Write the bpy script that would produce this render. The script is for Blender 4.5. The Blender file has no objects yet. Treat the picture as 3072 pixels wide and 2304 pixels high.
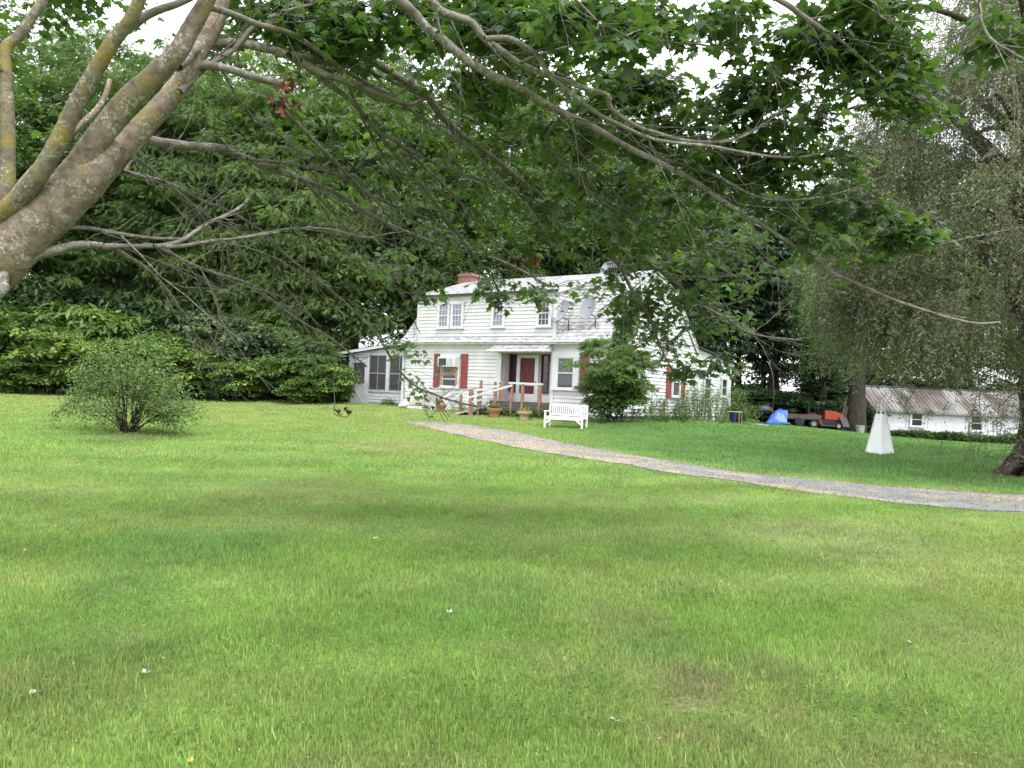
import bpy, math, random
import numpy as np
from mathutils import Vector, Matrix
random.seed(7); rng = np.random.default_rng(7)
scene = bpy.context.scene
COL = scene.collection
R = math.radians
# ------------------------------------------------------------------ camera
FPX = 2300.0
ROLL = R(2.5); PITCH = math.atan(25/2300)
F_ = Vector((0, math.cos(PITCH), math.sin(PITCH)))
r0 = Vector((1, 0, 0)); u0 = Vector((0, -math.sin(PITCH), math.cos(PITCH)))
RT = r0*math.cos(ROLL)+u0*math.sin(ROLL); UP = -r0*math.sin(ROLL)+u0*math.cos(ROLL)
CAM = Vector((0, 0, 1.6))
cd = bpy.data.cameras.new('camera'); cam = bpy.data.objects.new('camera', cd); COL.objects.link(cam)
cd.sensor_width = 36; cd.lens = 36*FPX/3072; cd.clip_start = .05; cd.clip_end = 6000
cam.matrix_world = Matrix(((RT.x, UP.x, -F_.x, CAM.x), (RT.y, UP.y, -F_.y, CAM.y), (RT.z, UP.z, -F_.z, CAM.z), (0, 0, 0, 1)))
scene.camera = cam
scene.view_settings.view_transform = 'Standard'; scene.view_settings.look = 'None'
scene.view_settings.exposure = 1.74; scene.view_settings.gamma = 1
# ------------------------------------------------------------------ sky + soft sun (overcast)
SUN_EL, SUN_AZ = R(58), R(150)      # azimuth measured clockwise from +Y
w = bpy.data.worlds.new('World'); scene.world = w; w.use_nodes = True
nt = w.node_tree; nt.nodes.clear()
sky = nt.nodes.new('ShaderNodeTexSky'); sky.sky_type = 'NISHITA'; sky.sun_disc = False
sky.sun_elevation = SUN_EL; sky.sun_rotation = SUN_AZ; sky.air_density = 1.0; sky.dust_density = 3.0
hs = nt.nodes.new('ShaderNodeHueSaturation'); hs.inputs['Saturation'].default_value = .12
mx = nt.nodes.new('ShaderNodeMix'); mx.data_type = 'RGBA'; mx.inputs[0].default_value = .55
mx.inputs[7].default_value = (10.6, 10.9, 11.4, 1)
bg = nt.nodes.new('ShaderNodeBackground'); bg.inputs[1].default_value = .10
ow = nt.nodes.new('ShaderNodeOutputWorld')
nt.links.new(sky.outputs[0], hs.inputs['Color']); nt.links.new(hs.outputs[0], mx.inputs[6])
nt.links.new(mx.outputs[2], bg.inputs[0]); nt.links.new(bg.outputs[0], ow.inputs[0])
sl = bpy.data.lights.new('sun', 'SUN'); sl.energy = .8; sl.angle = R(30); sl.color = (1, .96, .88)
so = bpy.data.objects.new('sun', sl); COL.objects.link(so)
sd = Vector((math.sin(SUN_AZ)*math.cos(SUN_EL), math.cos(SUN_AZ)*math.cos(SUN_EL), math.sin(SUN_EL)))
so.rotation_euler = sd.to_track_quat('Z', 'Y').to_euler(); so.location = (0, -10, 30)
cy = scene.cycles
cy.max_bounces = 7; cy.diffuse_bounces = 5; cy.glossy_bounces = 1; cy.transmission_bounces = 4; cy.transparent_max_bounces = 4
cy.caustics_reflective = False; cy.caustics_refractive = False

# ------------------------------------------------------------------ helpers
def at(px, py, Y):
    d = F_+RT*((px-1536)/FPX)+UP*((1152-py)/FPX)
    return CAM+d*(Y/d.y)
def project(P):
    P = np.asarray(P)-np.array(CAM)
    z = P@np.array(F_); return 1536+FPX*(P@np.array(RT))/z, 1152-FPX*(P@np.array(UP))/z
def sst(a, b, x):
    t = np.clip((x-a)/(b-a), 0, 1); return t*t*(3-2*t)
def H(x, y):
    x = np.asarray(x, float); y = np.asarray(y, float)
    yl = (x-3.9)*.574+(y-32)*.819
    h = (.40*sst(6, 32, y)+.25*sst(-4.5, -.4, yl)*sst(-22, -15, x))*(1-sst(6, 28, x))-.40*sst(17, 25, x)*sst(28, 50, y)
    return h+.018*np.sin(x*.9+y*.35)+.015*np.sin(y*.8-x*.4+1.3)
def Hf(x, y): return float(H(x, y))
def ground(px, py):
    Y = 20.0
    d = F_+RT*((px-1536)/FPX)+UP*((1152-py)/FPX)
    for _ in range(60):
        p = CAM+d*(Y/d.y); z = Hf(p.x, p.y)
        Yn = (z-CAM.z)/(d.z/d.y) if d.z < 0 else 80
        Y = .5*Y+.5*min(max(Yn, 1), 150)
    p = CAM+d*(Y/d.y); return Vector((p.x, p.y, Hf(p.x, p.y)))
_ng = rng.random((64, 64))
def vn(x, y, s):                                   # value noise, period 64 cells
    x = np.asarray(x)/s; y = np.asarray(y)/s
    xi = np.floor(x).astype(int); yi = np.floor(y).astype(int); fx = x-xi; fy = y-yi
    fx = fx*fx*(3-2*fx); fy = fy*fy*(3-2*fy)
    g = lambda a, b: _ng[a % 64, b % 64]
    return (g(xi, yi)*(1-fx)+g(xi+1, yi)*fx)*(1-fy)+(g(xi, yi+1)*(1-fx)+g(xi+1, yi+1)*fx)*fy
def tag(o, label=None, cat=None, group=None, kind=None):
    if label: o['label'] = label
    if cat: o['category'] = cat
    if group: o['group'] = group
    if kind: o['kind'] = kind
    return o
def empty(name, loc=(0, 0, 0), rz=0, label=None, cat=None, group=None):
    o = bpy.data.objects.new(name, None); COL.objects.link(o); o.location = loc; o.rotation_euler = (0, 0, rz)
    o.empty_display_size = .1
    return tag(o, label, cat, group)
def copy_tree(o, parent=None):
    c = o.copy(); COL.objects.link(c)
    if parent: c.parent = parent
    for ch in list(o.children): copy_tree(ch, c)
    return c
def npmesh(name, V, Fc, mat, parent=None, tint=None, col=None, smooth=False):
    V = np.asarray(V, np.float32); Fc = np.asarray(Fc, np.int32); k = Fc.shape[1]
    me = bpy.data.meshes.new(name)
    me.vertices.add(len(V)); me.vertices.foreach_set('co', V.ravel())
    me.loops.add(Fc.size); me.loops.foreach_set('vertex_index', Fc.ravel())
    me.polygons.add(len(Fc)); me.polygons.foreach_set('loop_start', np.arange(0, Fc.size, k, dtype=np.int32))
    if smooth: me.polygons.foreach_set('use_smooth', np.ones(len(Fc), bool))
    if tint is not None:
        a = me.attributes.new('tint', 'FLOAT', 'POINT'); a.data.foreach_set('value', np.asarray(tint, np.float32))
    if col is not None:
        a = me.color_attributes.new('Col', 'FLOAT_COLOR', 'POINT')
        c4 = np.ones((len(V), 4), np.float32); c4[:, :3] = col; a.data.foreach_set('color', c4.ravel())
    me.update(calc_edges=True); me.validate()
    me.materials.append(mat)
    o = bpy.data.objects.new(name, me); COL.objects.link(o)
    if parent: o.parent = parent
    return o
class MB:
    def __init__(s): s.v = []; s.f = []; s.m = Matrix()
    def add(s, vs, fs, M=None):
        b = len(s.v); M = (s.m @ M) if M is not None else s.m
        s.v += [tuple(M @ Vector(v)) for v in vs]; s.f += [tuple(i+b for i in f) for f in fs]; return s
    def box(s, x0, x1, y0, y1, z0, z1, M=None):
        return s.add([(x0, y0, z0), (x1, y0, z0), (x1, y1, z0), (x0, y1, z0), (x0, y0, z1), (x1, y0, z1), (x1, y1, z1), (x0, y1, z1)],
                     [(0, 3, 2, 1), (4, 5, 6, 7), (0, 1, 5, 4), (1, 2, 6, 5), (2, 3, 7, 6), (3, 0, 4, 7)], M)
    def bar(s, a, b, w, h=None, up=(0, 0, 1)):
        a = Vector(a); b = Vector(b); h = h or w; d = (b-a); L = d.length; d.normalize()
        x = d.cross(Vector(up)); x = x.normalized() if x.length > 1e-4 else Vector((1, 0, 0)); z = x.cross(d)
        M = Matrix(((x.x, d.x, z.x, a.x), (x.y, d.y, z.y, a.y), (x.z, d.z, z.z, a.z), (0, 0, 0, 1)))
        return s.box(-w/2, w/2, 0, L, -h/2, h/2, M)
    def tube(s, pts, rad, n=8, cap=True):
        v, f = tube_arr(pts, rad, n); b = len(s.v)
        s.v += [tuple(s.m @ Vector(p)) for p in v]; s.f += [tuple(int(i)+b for i in q) for q in f]
        if cap:
            s.f.append(tuple(b+i for i in range(n))[::-1]); m = len(v); s.f.append(tuple(b+m-n+i for i in range(n)))
        return s
    def lathe(s, prof, n=20, M=None):
        vs = []; fs = []
        for r, z in prof: vs += [(r*math.cos(2*math.pi*i/n), r*math.sin(2*math.pi*i/n), z) for i in range(n)]
        for j in range(len(prof)-1):
            for i in range(n): fs.append((j*n+i, j*n+(i+1) % n, (j+1)*n+(i+1) % n, (j+1)*n+i))
        return s.add(vs, fs, M)
    def prism(s, poly, y0, y1, M=None):              # poly in x,z extruded along y
        n = len(poly)
        return s.add([(x, y0, z) for x, z in poly]+[(x, y1, z) for x, z in poly],
                     [tuple(range(n))[::-1], tuple(range(n, 2*n))]+[(i, (i+1) % n, (i+1) % n+n, i+n) for i in range(n)], M)
    def build(s, name, mat, parent=None, smooth=False, bevel=0, kind=None):
        me = bpy.data.meshes.new(name); me.from_pydata(s.v, [], s.f); me.validate(); me.materials.append(mat)
        import bmesh
        bm = bmesh.new(); bm.from_mesh(me); bmesh.ops.recalc_face_normals(bm, faces=bm.faces)
        if bevel:
            bmesh.ops.remove_doubles(bm, verts=bm.verts, dist=1e-5)
            bmesh.ops.bevel(bm, geom=[e for e in bm.edges if e.is_manifold and e.calc_face_angle(0) > .5], offset=bevel, segments=2, affect='EDGES', profile=.6)
        if smooth:
            for f in bm.faces: f.smooth = True
        bm.to_mesh(me); bm.free()
        o = bpy.data.objects.new(name, me); COL.objects.link(o)
        if parent: o.parent = parent
        if kind: o['kind'] = kind
        return o
def catmull(pts, sub=6):
    P = np.array([tuple(p) for p in pts], float)
    if len(P) < 3 or sub < 2: return P
    E = np.vstack([2*P[0]-P[1], P, 2*P[-1]-P[-2]]); out = []
    for i in range(1, len(E)-2):
        p0, p1, p2, p3 = E[i-1], E[i], E[i+1], E[i+2]
        for t in np.arange(sub)/sub:
            out.append(.5*(2*p1+(p2-p0)*t+(2*p0-5*p1+4*p2-p3)*t*t+(3*p1-p0-3*p2+p3)*t**3))
    out.append(P[-1]); return np.array(out)
def tube_arr(pts, rad, n=8, rough=0.0):
    P = np.array([tuple(p) for p in pts], float); m = len(P)
    rad = np.interp(np.linspace(0, 1, m), np.linspace(0, 1, len(rad)), rad) if np.ndim(rad) else np.full(m, rad)
    T = np.gradient(P, axis=0); T /= np.linalg.norm(T, axis=1)[:, None]+1e-9
    a = np.array([0, 0, 1.]) if abs(T[0][2]) < .9 else np.array([1., 0, 0])
    V = np.zeros((m, n, 3)); u = np.cross(T[0], a); ang = np.arange(n)*2*np.pi/n
    for i in range(m):
        u = u-T[i]*(u@T[i]); u /= np.linalg.norm(u)+1e-9; v = np.cross(T[i], u)
        rr = rad[i]*(1+rough*rng.normal(size=n)) if rough else np.full(n, rad[i])
        V[i] = P[i]+(np.cos(ang)*rr)[:, None]*u+(np.sin(ang)*rr)[:, None]*v
    I = np.arange(m*n).reshape(m, n)
    Q = np.stack([I[:-1], np.roll(I, -1, 1)[:-1], np.roll(I, -1, 1)[1:], I[1:]], -1).reshape(-1, 4)
    return V.reshape(-1, 3), Q
def cat(parts):                                     # join (V,F) pairs
    V = []; Fc = []; b = 0
    for v, f in parts: V.append(v); Fc.append(f+b); b += len(v)
    return np.vstack(V), np.vstack(Fc)
def norm(a): return a/(np.linalg.norm(a, axis=1)[:, None]+1e-9)
def place(T, Fc, P, D, N, L, W):                    # T (k,3): x across, y along, z normal
    n = len(P); D = norm(D); X = norm(np.cross(D, N)); Nn = np.cross(X, D)
    L = np.broadcast_to(L, n)[:, None, None]; W = np.broadcast_to(W, n)[:, None, None]
    V = P[:, None, :]+T[None, :, 0:1]*W*X[:, None, :]+T[None, :, 1:2]*L*D[:, None, :]+T[None, :, 2:3]*L*Nn[:, None, :]
    k = len(T); Fa = (Fc[None]+(np.arange(n)*k)[:, None, None]).reshape(-1, Fc.shape[1])
    return V.reshape(-1, 3), Fa
_o = [(0, 0), (.16, -.10), (.36, -.04), (.30, .10), (.62, .34), (.56, .44), (.34, .40), (.26, .50), (.30, .66), (.17, .68), (0, 1.0)]
_o = _o+[(-x, y) for x, y in _o[-2:0:-1]]
MAPLE_T = np.array([(0, .30, 0.02)]+[(x, y, -.30*abs(x)-.16*max(y-.3, 0)**2*2) for x, y in _o])
MAPLE_F = np.array([(0, i+1, (i+1) % len(_o)+1) for i in range(len(_o))])
FROND_T = np.array([(-.12, 0, 0), (.12, 0, 0), (.5, .45, .02), (-.5, .45, .02), (.12, 1, -.16), (-.12, 1, -.16)])
FROND_F = np.array([(0, 1, 2, 3), (3, 2, 4, 5)])
LEAF_T = np.array([(0, 0, 0), (.5, .45, -.06), (0, 1, -.1), (-.5, .45, -.06)]); LEAF_F = np.array([(0, 1, 2, 3)])
# comb-like compound frond (pairs of leaflets)
_ct = []; _cf = []
for i, y in enumerate((.12, .34, .56, .78)):
    for s in (-1, 1):
        b = len(_ct); wv = .5*math.sin(math.pi*(y*.8+.15))
        _ct += [(0, y-.06, -.1*y*y), (s*wv*.6, y+.0, -.05-.12*y), (s*wv, y+.16, -.12-.16*y), (0, y+.10, -.1*y*y)]; _cf.append((b, b+1, b+2, b+3))
b = len(_ct); _ct += [(-.1, .85, -.12), (.1, .85, -.12), (.04, 1.08, -.2), (-.04, 1.08, -.2)]; _cf.append((b, b+1, b+2, b+3))
COMB_T = np.array(_ct); COMB_F = np.array(_cf)

# ------------------------------------------------------------------ materials
def newmat(name):
    m = bpy.data.materials.new(name); m.use_nodes = True; m.node_tree.nodes.clear()
    nt = m.node_tree; out = nt.nodes.new('ShaderNodeOutputMaterial'); return m, nt, out
def N(nt, t, **kw):
    n = nt.nodes.new('ShaderNode'+t)
    for k, v in kw.items(): setattr(n, k, v)
    return n
def ramp(nt, stops):
    r = N(nt, 'ValToRGB'); e = r.color_ramp.elements
    while len(e) < len(stops): e.new(.5)
    for el, (p, c) in zip(e, stops): el.position = p; el.color = (*c, 1)
    return r
def plain(name, c, rough=.6, var=.15, scale=6, bump=0, bscale=40, metal=0, c2=None, spec=.3, stretch=None):
    m, nt, out = newmat(name); b = N(nt, 'BsdfPrincipled'); nt.links.new(b.outputs[0], out.inputs[0])
    b.inputs['Roughness'].default_value = rough; b.inputs['Metallic'].default_value = metal
    b.inputs['Specular IOR Level'].default_value = spec
    tc = N(nt, 'TexCoord'); src = tc.outputs['Object']
    if stretch:
        mp = N(nt, 'Mapping'); mp.inputs['Scale'].default_value = stretch; nt.links.new(src, mp.inputs[0]); src = mp.outputs[0]
    nz = N(nt, 'TexNoise'); nz.inputs['Scale'].default_value = scale; nz.inputs['Detail'].default_value = 6
    nt.links.new(src, nz.inputs['Vector'])
    c2 = c2 or tuple(x*(1-2*var) for x in c)
    r = ramp(nt, [(.35, c2), (.62, c)]); nt.links.new(nz.outputs['Fac'], r.inputs[0]); nt.links.new(r.outputs[0], b.inputs['Base Color'])
    if bump:
        n2 = N(nt, 'TexNoise'); n2.inputs['Scale'].default_value = bscale; n2.inputs['Detail'].default_value = 5; nt.links.new(src, n2.inputs['Vector'])
        bp = N(nt, 'Bump'); bp.inputs['Strength'].default_value = bump; bp.inputs['Distance'].default_value = .02
        nt.links.new(n2.outputs['Fac'], bp.inputs['Height']); nt.links.new(bp.outputs[0], b.inputs['Normal'])
    return m
def leafmat(name, stops, trans=.35, rough=.45, nscale=.35, spec=.35):
    m, nt, out = newmat(name); b = N(nt, 'BsdfPrincipled'); t = N(nt, 'BsdfTranslucent'); mxs = N(nt, 'MixShader')
    at_ = N(nt, 'Attribute', attribute_name='tint'); tc = N(nt, 'TexCoord')
    nz = N(nt, 'TexNoise'); nz.inputs['Scale'].default_value = nscale; nz.inputs['Detail'].default_value = 2; nt.links.new(tc.outputs['Object'], nz.inputs['Vector'])
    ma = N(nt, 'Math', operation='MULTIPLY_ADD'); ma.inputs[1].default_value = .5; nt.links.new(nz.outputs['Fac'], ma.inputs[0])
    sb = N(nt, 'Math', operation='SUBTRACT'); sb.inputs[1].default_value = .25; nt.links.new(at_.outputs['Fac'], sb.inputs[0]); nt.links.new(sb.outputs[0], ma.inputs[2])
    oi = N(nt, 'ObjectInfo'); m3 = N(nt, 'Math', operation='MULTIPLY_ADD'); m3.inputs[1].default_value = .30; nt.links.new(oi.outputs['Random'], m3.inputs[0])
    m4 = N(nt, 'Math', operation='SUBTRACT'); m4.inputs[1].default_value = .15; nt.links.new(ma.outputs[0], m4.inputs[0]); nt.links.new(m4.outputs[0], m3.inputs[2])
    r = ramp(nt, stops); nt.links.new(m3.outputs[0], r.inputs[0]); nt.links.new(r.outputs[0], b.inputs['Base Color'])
    g = N(nt, 'Mix', data_type='RGBA', blend_type='MULTIPLY'); g.inputs[0].default_value = 1; g.inputs[7].default_value = (1.25, 1.35, .45, 1)
    nt.links.new(r.outputs[0], g.inputs[6]); nt.links.new(g.outputs[2], t.inputs['Color'])
    b.inputs['Roughness'].default_value = rough; b.inputs['Specular IOR Level'].default_value = spec
    mxs.inputs[0].default_value = trans
    nt.links.new(b.outputs[0], mxs.inputs[1]); nt.links.new(t.outputs[0], mxs.inputs[2]); nt.links.new(mxs.outputs[0], out.inputs[0])
    return m
M = {}
M['maple_leaf'] = leafmat('maple_leaf', [(0.1, (.048, .092, .036)), (.5, (.090, .165, .055)), (.95, (.160, .245, .075))], .50, .36)
M['wood_leaf_a'] = leafmat('locust_leaf', [(0.05, (.062, .105, .045)), (.5, (.125, .200, .068)), (.9, (.23, .33, .10))], .46)
M['wood_leaf_b'] = leafmat('woodland_leaf', [(0.05, (.052, .090, .044)), (.5, (.096, .160, .062)), (.95, (.16, .25, .085))], .44)
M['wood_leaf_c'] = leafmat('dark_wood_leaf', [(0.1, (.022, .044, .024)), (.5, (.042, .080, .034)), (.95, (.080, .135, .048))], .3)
M['hedge_leaf_a'] = leafmat('hedge_leaf', [(0.05, (.050, .095, .030)), (.5, (.115, .195, .045)), (.9, (.26, .34, .08))], .3)
M['hedge_leaf_b'] = leafmat('grey_bush_leaf', [(0.05, (.040, .070, .038)), (.5, (.080, .125, .060)), (.95, (.15, .21, .09))], .25)
M['shrub_leaf'] = leafmat('shrub_leaf', [(0.05, (.055, .095, .032)), (.5, (.105, .170, .055)), (.95, (.19, .26, .085))], .3)
M['willow_leaf'] = leafmat('willow_leaf', [(0.05, (.080, .098, .062)), (.5, (.175, .200, .130)), (.95, (.33, .36, .25))], .35, .5, .4)
M['weed_leaf'] = leafmat('weed_leaf', [(0.05, (.050, .110, .022)), (.5, (.085, .180, .030)), (.95, (.16, .27, .05))], .35)
M['dead_leaf'] = leafmat('dead_leaf', [(0.05, (.055, .018, .014)), (.5, (.11, .030, .020)), (.95, (.24, .085, .05))], .25)
M['white'] = plain('white_paint', (.60, .60, .61), .55, .04, 2.2, c2=(.52, .52, .525))
M['bright_white'] = plain('bright_white_paint', (.80, .80, .82), .45, .03, 3, c2=(.76, .76, .79))
M['white2'] = plain('porch_white_paint', (.52, .53, .56), .5, .05, 4)
M['shed_white'] = plain('shed_white_paint', (.62, .63, .66), .55, .06, 4, c2=(.50, .51, .53))
M['shutter'] = plain('red_shutter_paint', (.24, .052, .050), .5, .12, 5)
M['maroon'] = plain('maroon_paint', (.11, .022, .024), .5, .1, 5)
M['shingle_dark'] = plain('roof_edge_dark', (.05, .05, .055), .8)
M['concrete'] = plain('foundation', (.30, .28, .26), .9, .15, 8, bump=.4)
M['tan_panel'] = plain('tan_panel', (.30, .275, .24), .6, .08, 3)
M['raw_wood'] = plain('pink_brown_wood', (.33, .20, .145), .75, .15, 5, bump=.2, c2=(.18, .10, .075), stretch=(3, 3, .6))
M['grey_wood'] = plain('weathered_wood', (.105, .088, .082), .85, .2, 6, bump=.3, c2=(.06, .05, .046), stretch=(.6, 3, 3))
M['deck_wood'] = plain('deck_wood', (.44, .36, .32), .85, .15, 6, bump=.2)
M['plywood'] = plain('plywood', (.34, .23, .15), .7, .1, 5)
M['terracotta'] = plain('terracotta', (.34, .15, .095), .8, .1, 9, c2=(.25, .125, .085))
M['stone_pot'] = plain('cast_stone', (.42, .30, .20), .8, .1, 12, bump=.4, c2=(.30, .24, .16))
M['dish'] = plain('dish_grey', (.24, .25, .285), .35, .03, 2, spec=.5)
M['metal_dark'] = plain('dark_metal', (.06, .06, .065), .45, .1, 5, metal=.4)
M['metal_grey'] = plain('grey_metal', (.34, .34, .36), .4, .08, 5, metal=.3)
M['black'] = plain('black_rubber', (.02, .02, .02), .6)
M['red'] = plain('red_paint', (.33, .040, .022), .35, .06, 4, spec=.5)
M['blue_tarp'] = plain('blue_tarp', (.028, .10, .40), .35, .12, 3, bump=.4, bscale=5, spec=.5)
M['blue'] = plain('dark_blue_plastic', (.015, .02, .09), .4)
M['curtain'] = plain('curtain', (.30, .30, .36), .9, .25, 5, stretch=(6, 1, .5))
M['brown_void'] = plain('dark_interior', (.012, .012, .013), .9)
M['yellow_flower'] = plain('yellow_petals', (.60, .38, .08), .6)
M['petal'] = plain('petal_white', (.50, .47, .44), .6, .03, 20)
M['brown_leaf'] = plain('brown_leaf', (.08, .045, .03), .7, .2, 20)
M['ladder'] = plain('white_ladder', (.78, .78, .80), .4, .04)
def glass(name, c, rough=.08):
    m, nt, out = newmat(name); b = N(nt, 'BsdfPrincipled'); nt.links.new(b.outputs[0], out.inputs[0])
    b.inputs['Base Color'].default_value = (*c, 1); b.inputs['Roughness'].default_value = rough; b.inputs['Specular IOR Level'].default_value = .6
    tc = N(nt, 'TexCoord'); nz = N(nt, 'TexNoise'); nz.inputs['Scale'].default_value = 2.2; nt.links.new(tc.outputs['Object'], nz.inputs['Vector'])
    bp = N(nt, 'Bump'); bp.inputs['Strength'].default_value = .12; bp.inputs['Distance'].default_value = .02; nt.links.new(nz.outputs['Fac'], bp.inputs['Height']); nt.links.new(bp.outputs[0], b.inputs['Normal'])
    return m
M['glass'] = glass('window_glass', (.055, .06, .07))
M['glass_dark'] = glass('dark_glass', (.018, .018, .022))
M['glass_curtain'] = glass('curtained_glass', (.17, .18, .25), .2)
M['screen'] = plain('porch_screen', (.055, .055, .062), .55, .08, 2)
def bark(name, base, dark, lich, white, sc=1.0, lichamt=.5, wh=.55):
    m, nt, out = newmat(name); b = N(nt, 'BsdfPrincipled'); nt.links.new(b.outputs[0], out.inputs[0]); b.inputs['Roughness'].default_value = .85; b.inputs['Specular IOR Level'].default_value = .15
    tc = N(nt, 'TexCoord')
    def nz(s, d=6, di=0):
        n = N(nt, 'TexNoise'); n.inputs['Scale'].default_value = s*sc; n.inputs['Detail'].default_value = d; n.inputs['Distortion'].default_value = di; nt.links.new(tc.outputs['Object'], n.inputs['Vector']); return n
    a = nz(9); r1 = ramp(nt, [(.35, dark), (.6, base)]); nt.links.new(a.outputs['Fac'], r1.inputs[0])
    l = nz(3.4, 8, .4); rl = ramp(nt, [(.62-.2*lichamt, (0, 0, 0)), (.74-.2*lichamt, (1, 1, 1))]); nt.links.new(l.outputs['Fac'], rl.inputs[0])
    m1 = N(nt, 'Mix', data_type='RGBA'); nt.links.new(rl.outputs[0], m1.inputs[0]); nt.links.new(r1.outputs[0], m1.inputs[6]); m1.inputs[7].default_value = (*lich, 1)
    wz = nz(26, 8, .6); rw = ramp(nt, [(wh, (0, 0, 0)), (wh+.06, (1, 1, 1))]); nt.links.new(wz.outputs['Fac'], rw.inputs[0])
    w2 = nz(3.1, 3); rw2 = ramp(nt, [(.45, (0, 0, 0)), (.6, (.8, .8, .8))]); nt.links.new(w2.outputs['Fac'], rw2.inputs[0])
    mu = N(nt, 'Math', operation='MULTIPLY'); nt.links.new(rw.outputs[0], mu.inputs[0]); nt.links.new(rw2.outputs[0], mu.inputs[1])
    m2 = N(nt, 'Mix', data_type='RGBA'); nt.links.new(mu.outputs[0], m2.inputs[0]); nt.links.new(m1.outputs[2], m2.inputs[6]); m2.inputs[7].default_value = (*white, 1)
    nt.links.new(m2.outputs[2], b.inputs['Base Color'])
    bp = N(nt, 'Bump'); bp.inputs['Strength'].default_value = .7; bp.inputs['Distance'].default_value = .012; nt.links.new(wz.outputs['Fac'], bp.inputs['Height']); nt.links.new(bp.outputs[0], b.inputs['Normal'])
    return m
M['maple_bark'] = bark('maple_bark', (.21, .165, .125), (.115, .09, .07), (.19, .155, .07), (.36, .36, .34), 1.7, .42, .52)
M['olive_bark'] = bark('olive_bark', (.165, .145, .10), (.10, .085, .06), (.185, .150, .045), (.31, .31, .28), 1.8, .62, .54)
M['grey_bark'] = bark('grey_bark', (.20, .185, .165), (.12, .10, .085), (.17, .155, .09), (.36, .36, .34), 1.3, .2, .50)
M['twig_bark'] = bark('twig_bark', (.165, .150, .130), (.075, .066, .058), (.13, .125, .09), (.33, .33, .31), 2.5, .2, .52)
M['dark_bark'] = bark('dark_bark', (.055, .044, .036), (.025, .02, .018), (.05, .05, .035), (.09, .085, .075), 1, .3)
M['willow_bark'] = bark('willow_bark', (.085, .066, .052), (.035, .027, .022), (.07, .06, .045), (.13, .12, .10), .8, .3)
def shingles(name, c1, c2):
    m, nt, out = newmat(name); b = N(nt, 'BsdfPrincipled'); nt.links.new(b.outputs[0], out.inputs[0]); b.inputs['Roughness'].default_value = .85
    tc = N(nt, 'TexCoord'); nz = N(nt, 'TexNoise'); nz.inputs['Scale'].default_value = 5; nz.inputs['Detail'].default_value = 8; nt.links.new(tc.outputs['Object'], nz.inputs['Vector'])
    mp = N(nt, 'Mapping'); mp.inputs['Scale'].default_value = (3, 3, 9); nt.links.new(tc.outputs['Object'], mp.inputs[0])
    vo = N(nt, 'TexVoronoi'); vo.inputs['Scale'].default_value = 1.4; nt.links.new(mp.outputs[0], vo.inputs['Vector'])
    sp = N(nt, 'SeparateColor'); nt.links.new(vo.outputs['Color'], sp.inputs[0])
    ad = N(nt, 'Math', operation='MULTIPLY_ADD'); ad.inputs[1].default_value = .35; nt.links.new(sp.outputs[0], ad.inputs[0]); nt.links.new(nz.outputs['Fac'], ad.inputs[2])
    r = ramp(nt, [(.45, c1), (.75, c2)]); nt.links.new(ad.outputs[0], r.inputs[0]); nt.links.new(r.outputs[0], b.inputs['Base Color']); return m
M['shingle'] = shingles('grey_shingle', (.20, .20, .205), (.40, .40, .405))
def brick():
    m, nt, out = newmat('red_brick'); b = N(nt, 'BsdfPrincipled'); nt.links.new(b.outputs[0], out.inputs[0]); b.inputs['Roughness'].default_value = .85
    tc = N(nt, 'TexCoord'); mp = N(nt, 'Mapping'); mp.inputs['Rotation'].default_value = (R(90), 0, 0); nt.links.new(tc.outputs['Object'], mp.inputs[0])
    br = N(nt, 'TexBrick'); br.inputs['Color1'].default_value = (.22, .075, .055, 1); br.inputs['Color2'].default_value = (.15, .058, .045, 1); br.inputs['Mortar'].default_value = (.26, .21, .18, 1)
    br.inputs['Scale'].default_value = 1; br.inputs['Brick Width'].default_value = .2; br.inputs['Row Height'].default_value = .07; br.inputs['Mortar Size'].default_value = .008
    nt.links.new(mp.outputs[0], br.inputs['Vector']); nt.links.new(br.outputs['Color'], b.inputs['Base Color']); return m
M['brick'] = brick()
def colmat(name, rough=.8, trans=0.0, noise=.5, nscale=30):
    m, nt, out = newmat(name); b = N(nt, 'BsdfPrincipled'); b.inputs['Roughness'].default_value = rough; b.inputs['Specular IOR Level'].default_value = .2
    a = N(nt, 'Attribute', attribute_name='Col'); src = a.outputs['Color']
    if noise:
        tc = N(nt, 'TexCoord'); nz = N(nt, 'TexNoise'); nz.inputs['Scale'].default_value = nscale; nz.inputs['Detail'].default_value = 8; nz.inputs['Roughness'].default_value = .7
        nt.links.new(tc.outputs['Object'], nz.inputs['Vector'])
        r = ramp(nt, [(.3, (1-noise,)*3), (.7, (1+noise*.6,)*3)]); nt.links.new(nz.outputs['Fac'], r.inputs[0])
        g = N(nt, 'Mix', data_type='RGBA', blend_type='MULTIPLY'); g.inputs[0].default_value = 1; nt.links.new(src, g.inputs[6]); nt.links.new(r.outputs[0], g.inputs[7]); src = g.outputs[2]
        bp = N(nt, 'Bump'); bp.inputs['Strength'].default_value = .8; bp.inputs['Distance'].default_value = .03; nt.links.new(nz.outputs['Fac'], bp.inputs['Height']); nt.links.new(bp.outputs[0], b.inputs['Normal'])
    nt.links.new(src, b.inputs['Base Color'])
    if trans:
        t = N(nt, 'BsdfTranslucent'); nt.links.new(src, t.inputs['Color']); ms = N(nt, 'MixShader'); ms.inputs[0].default_value = trans
        nt.links.new(b.outputs[0], ms.inputs[1]); nt.links.new(t.outputs[0], ms.inputs[2]); nt.links.new(ms.outputs[0], out.inputs[0])
    else: nt.links.new(b.outputs[0], out.inputs[0])
    return m
M['ground'] = colmat('lawn_soil', .9, 0, .55, 26)
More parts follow.
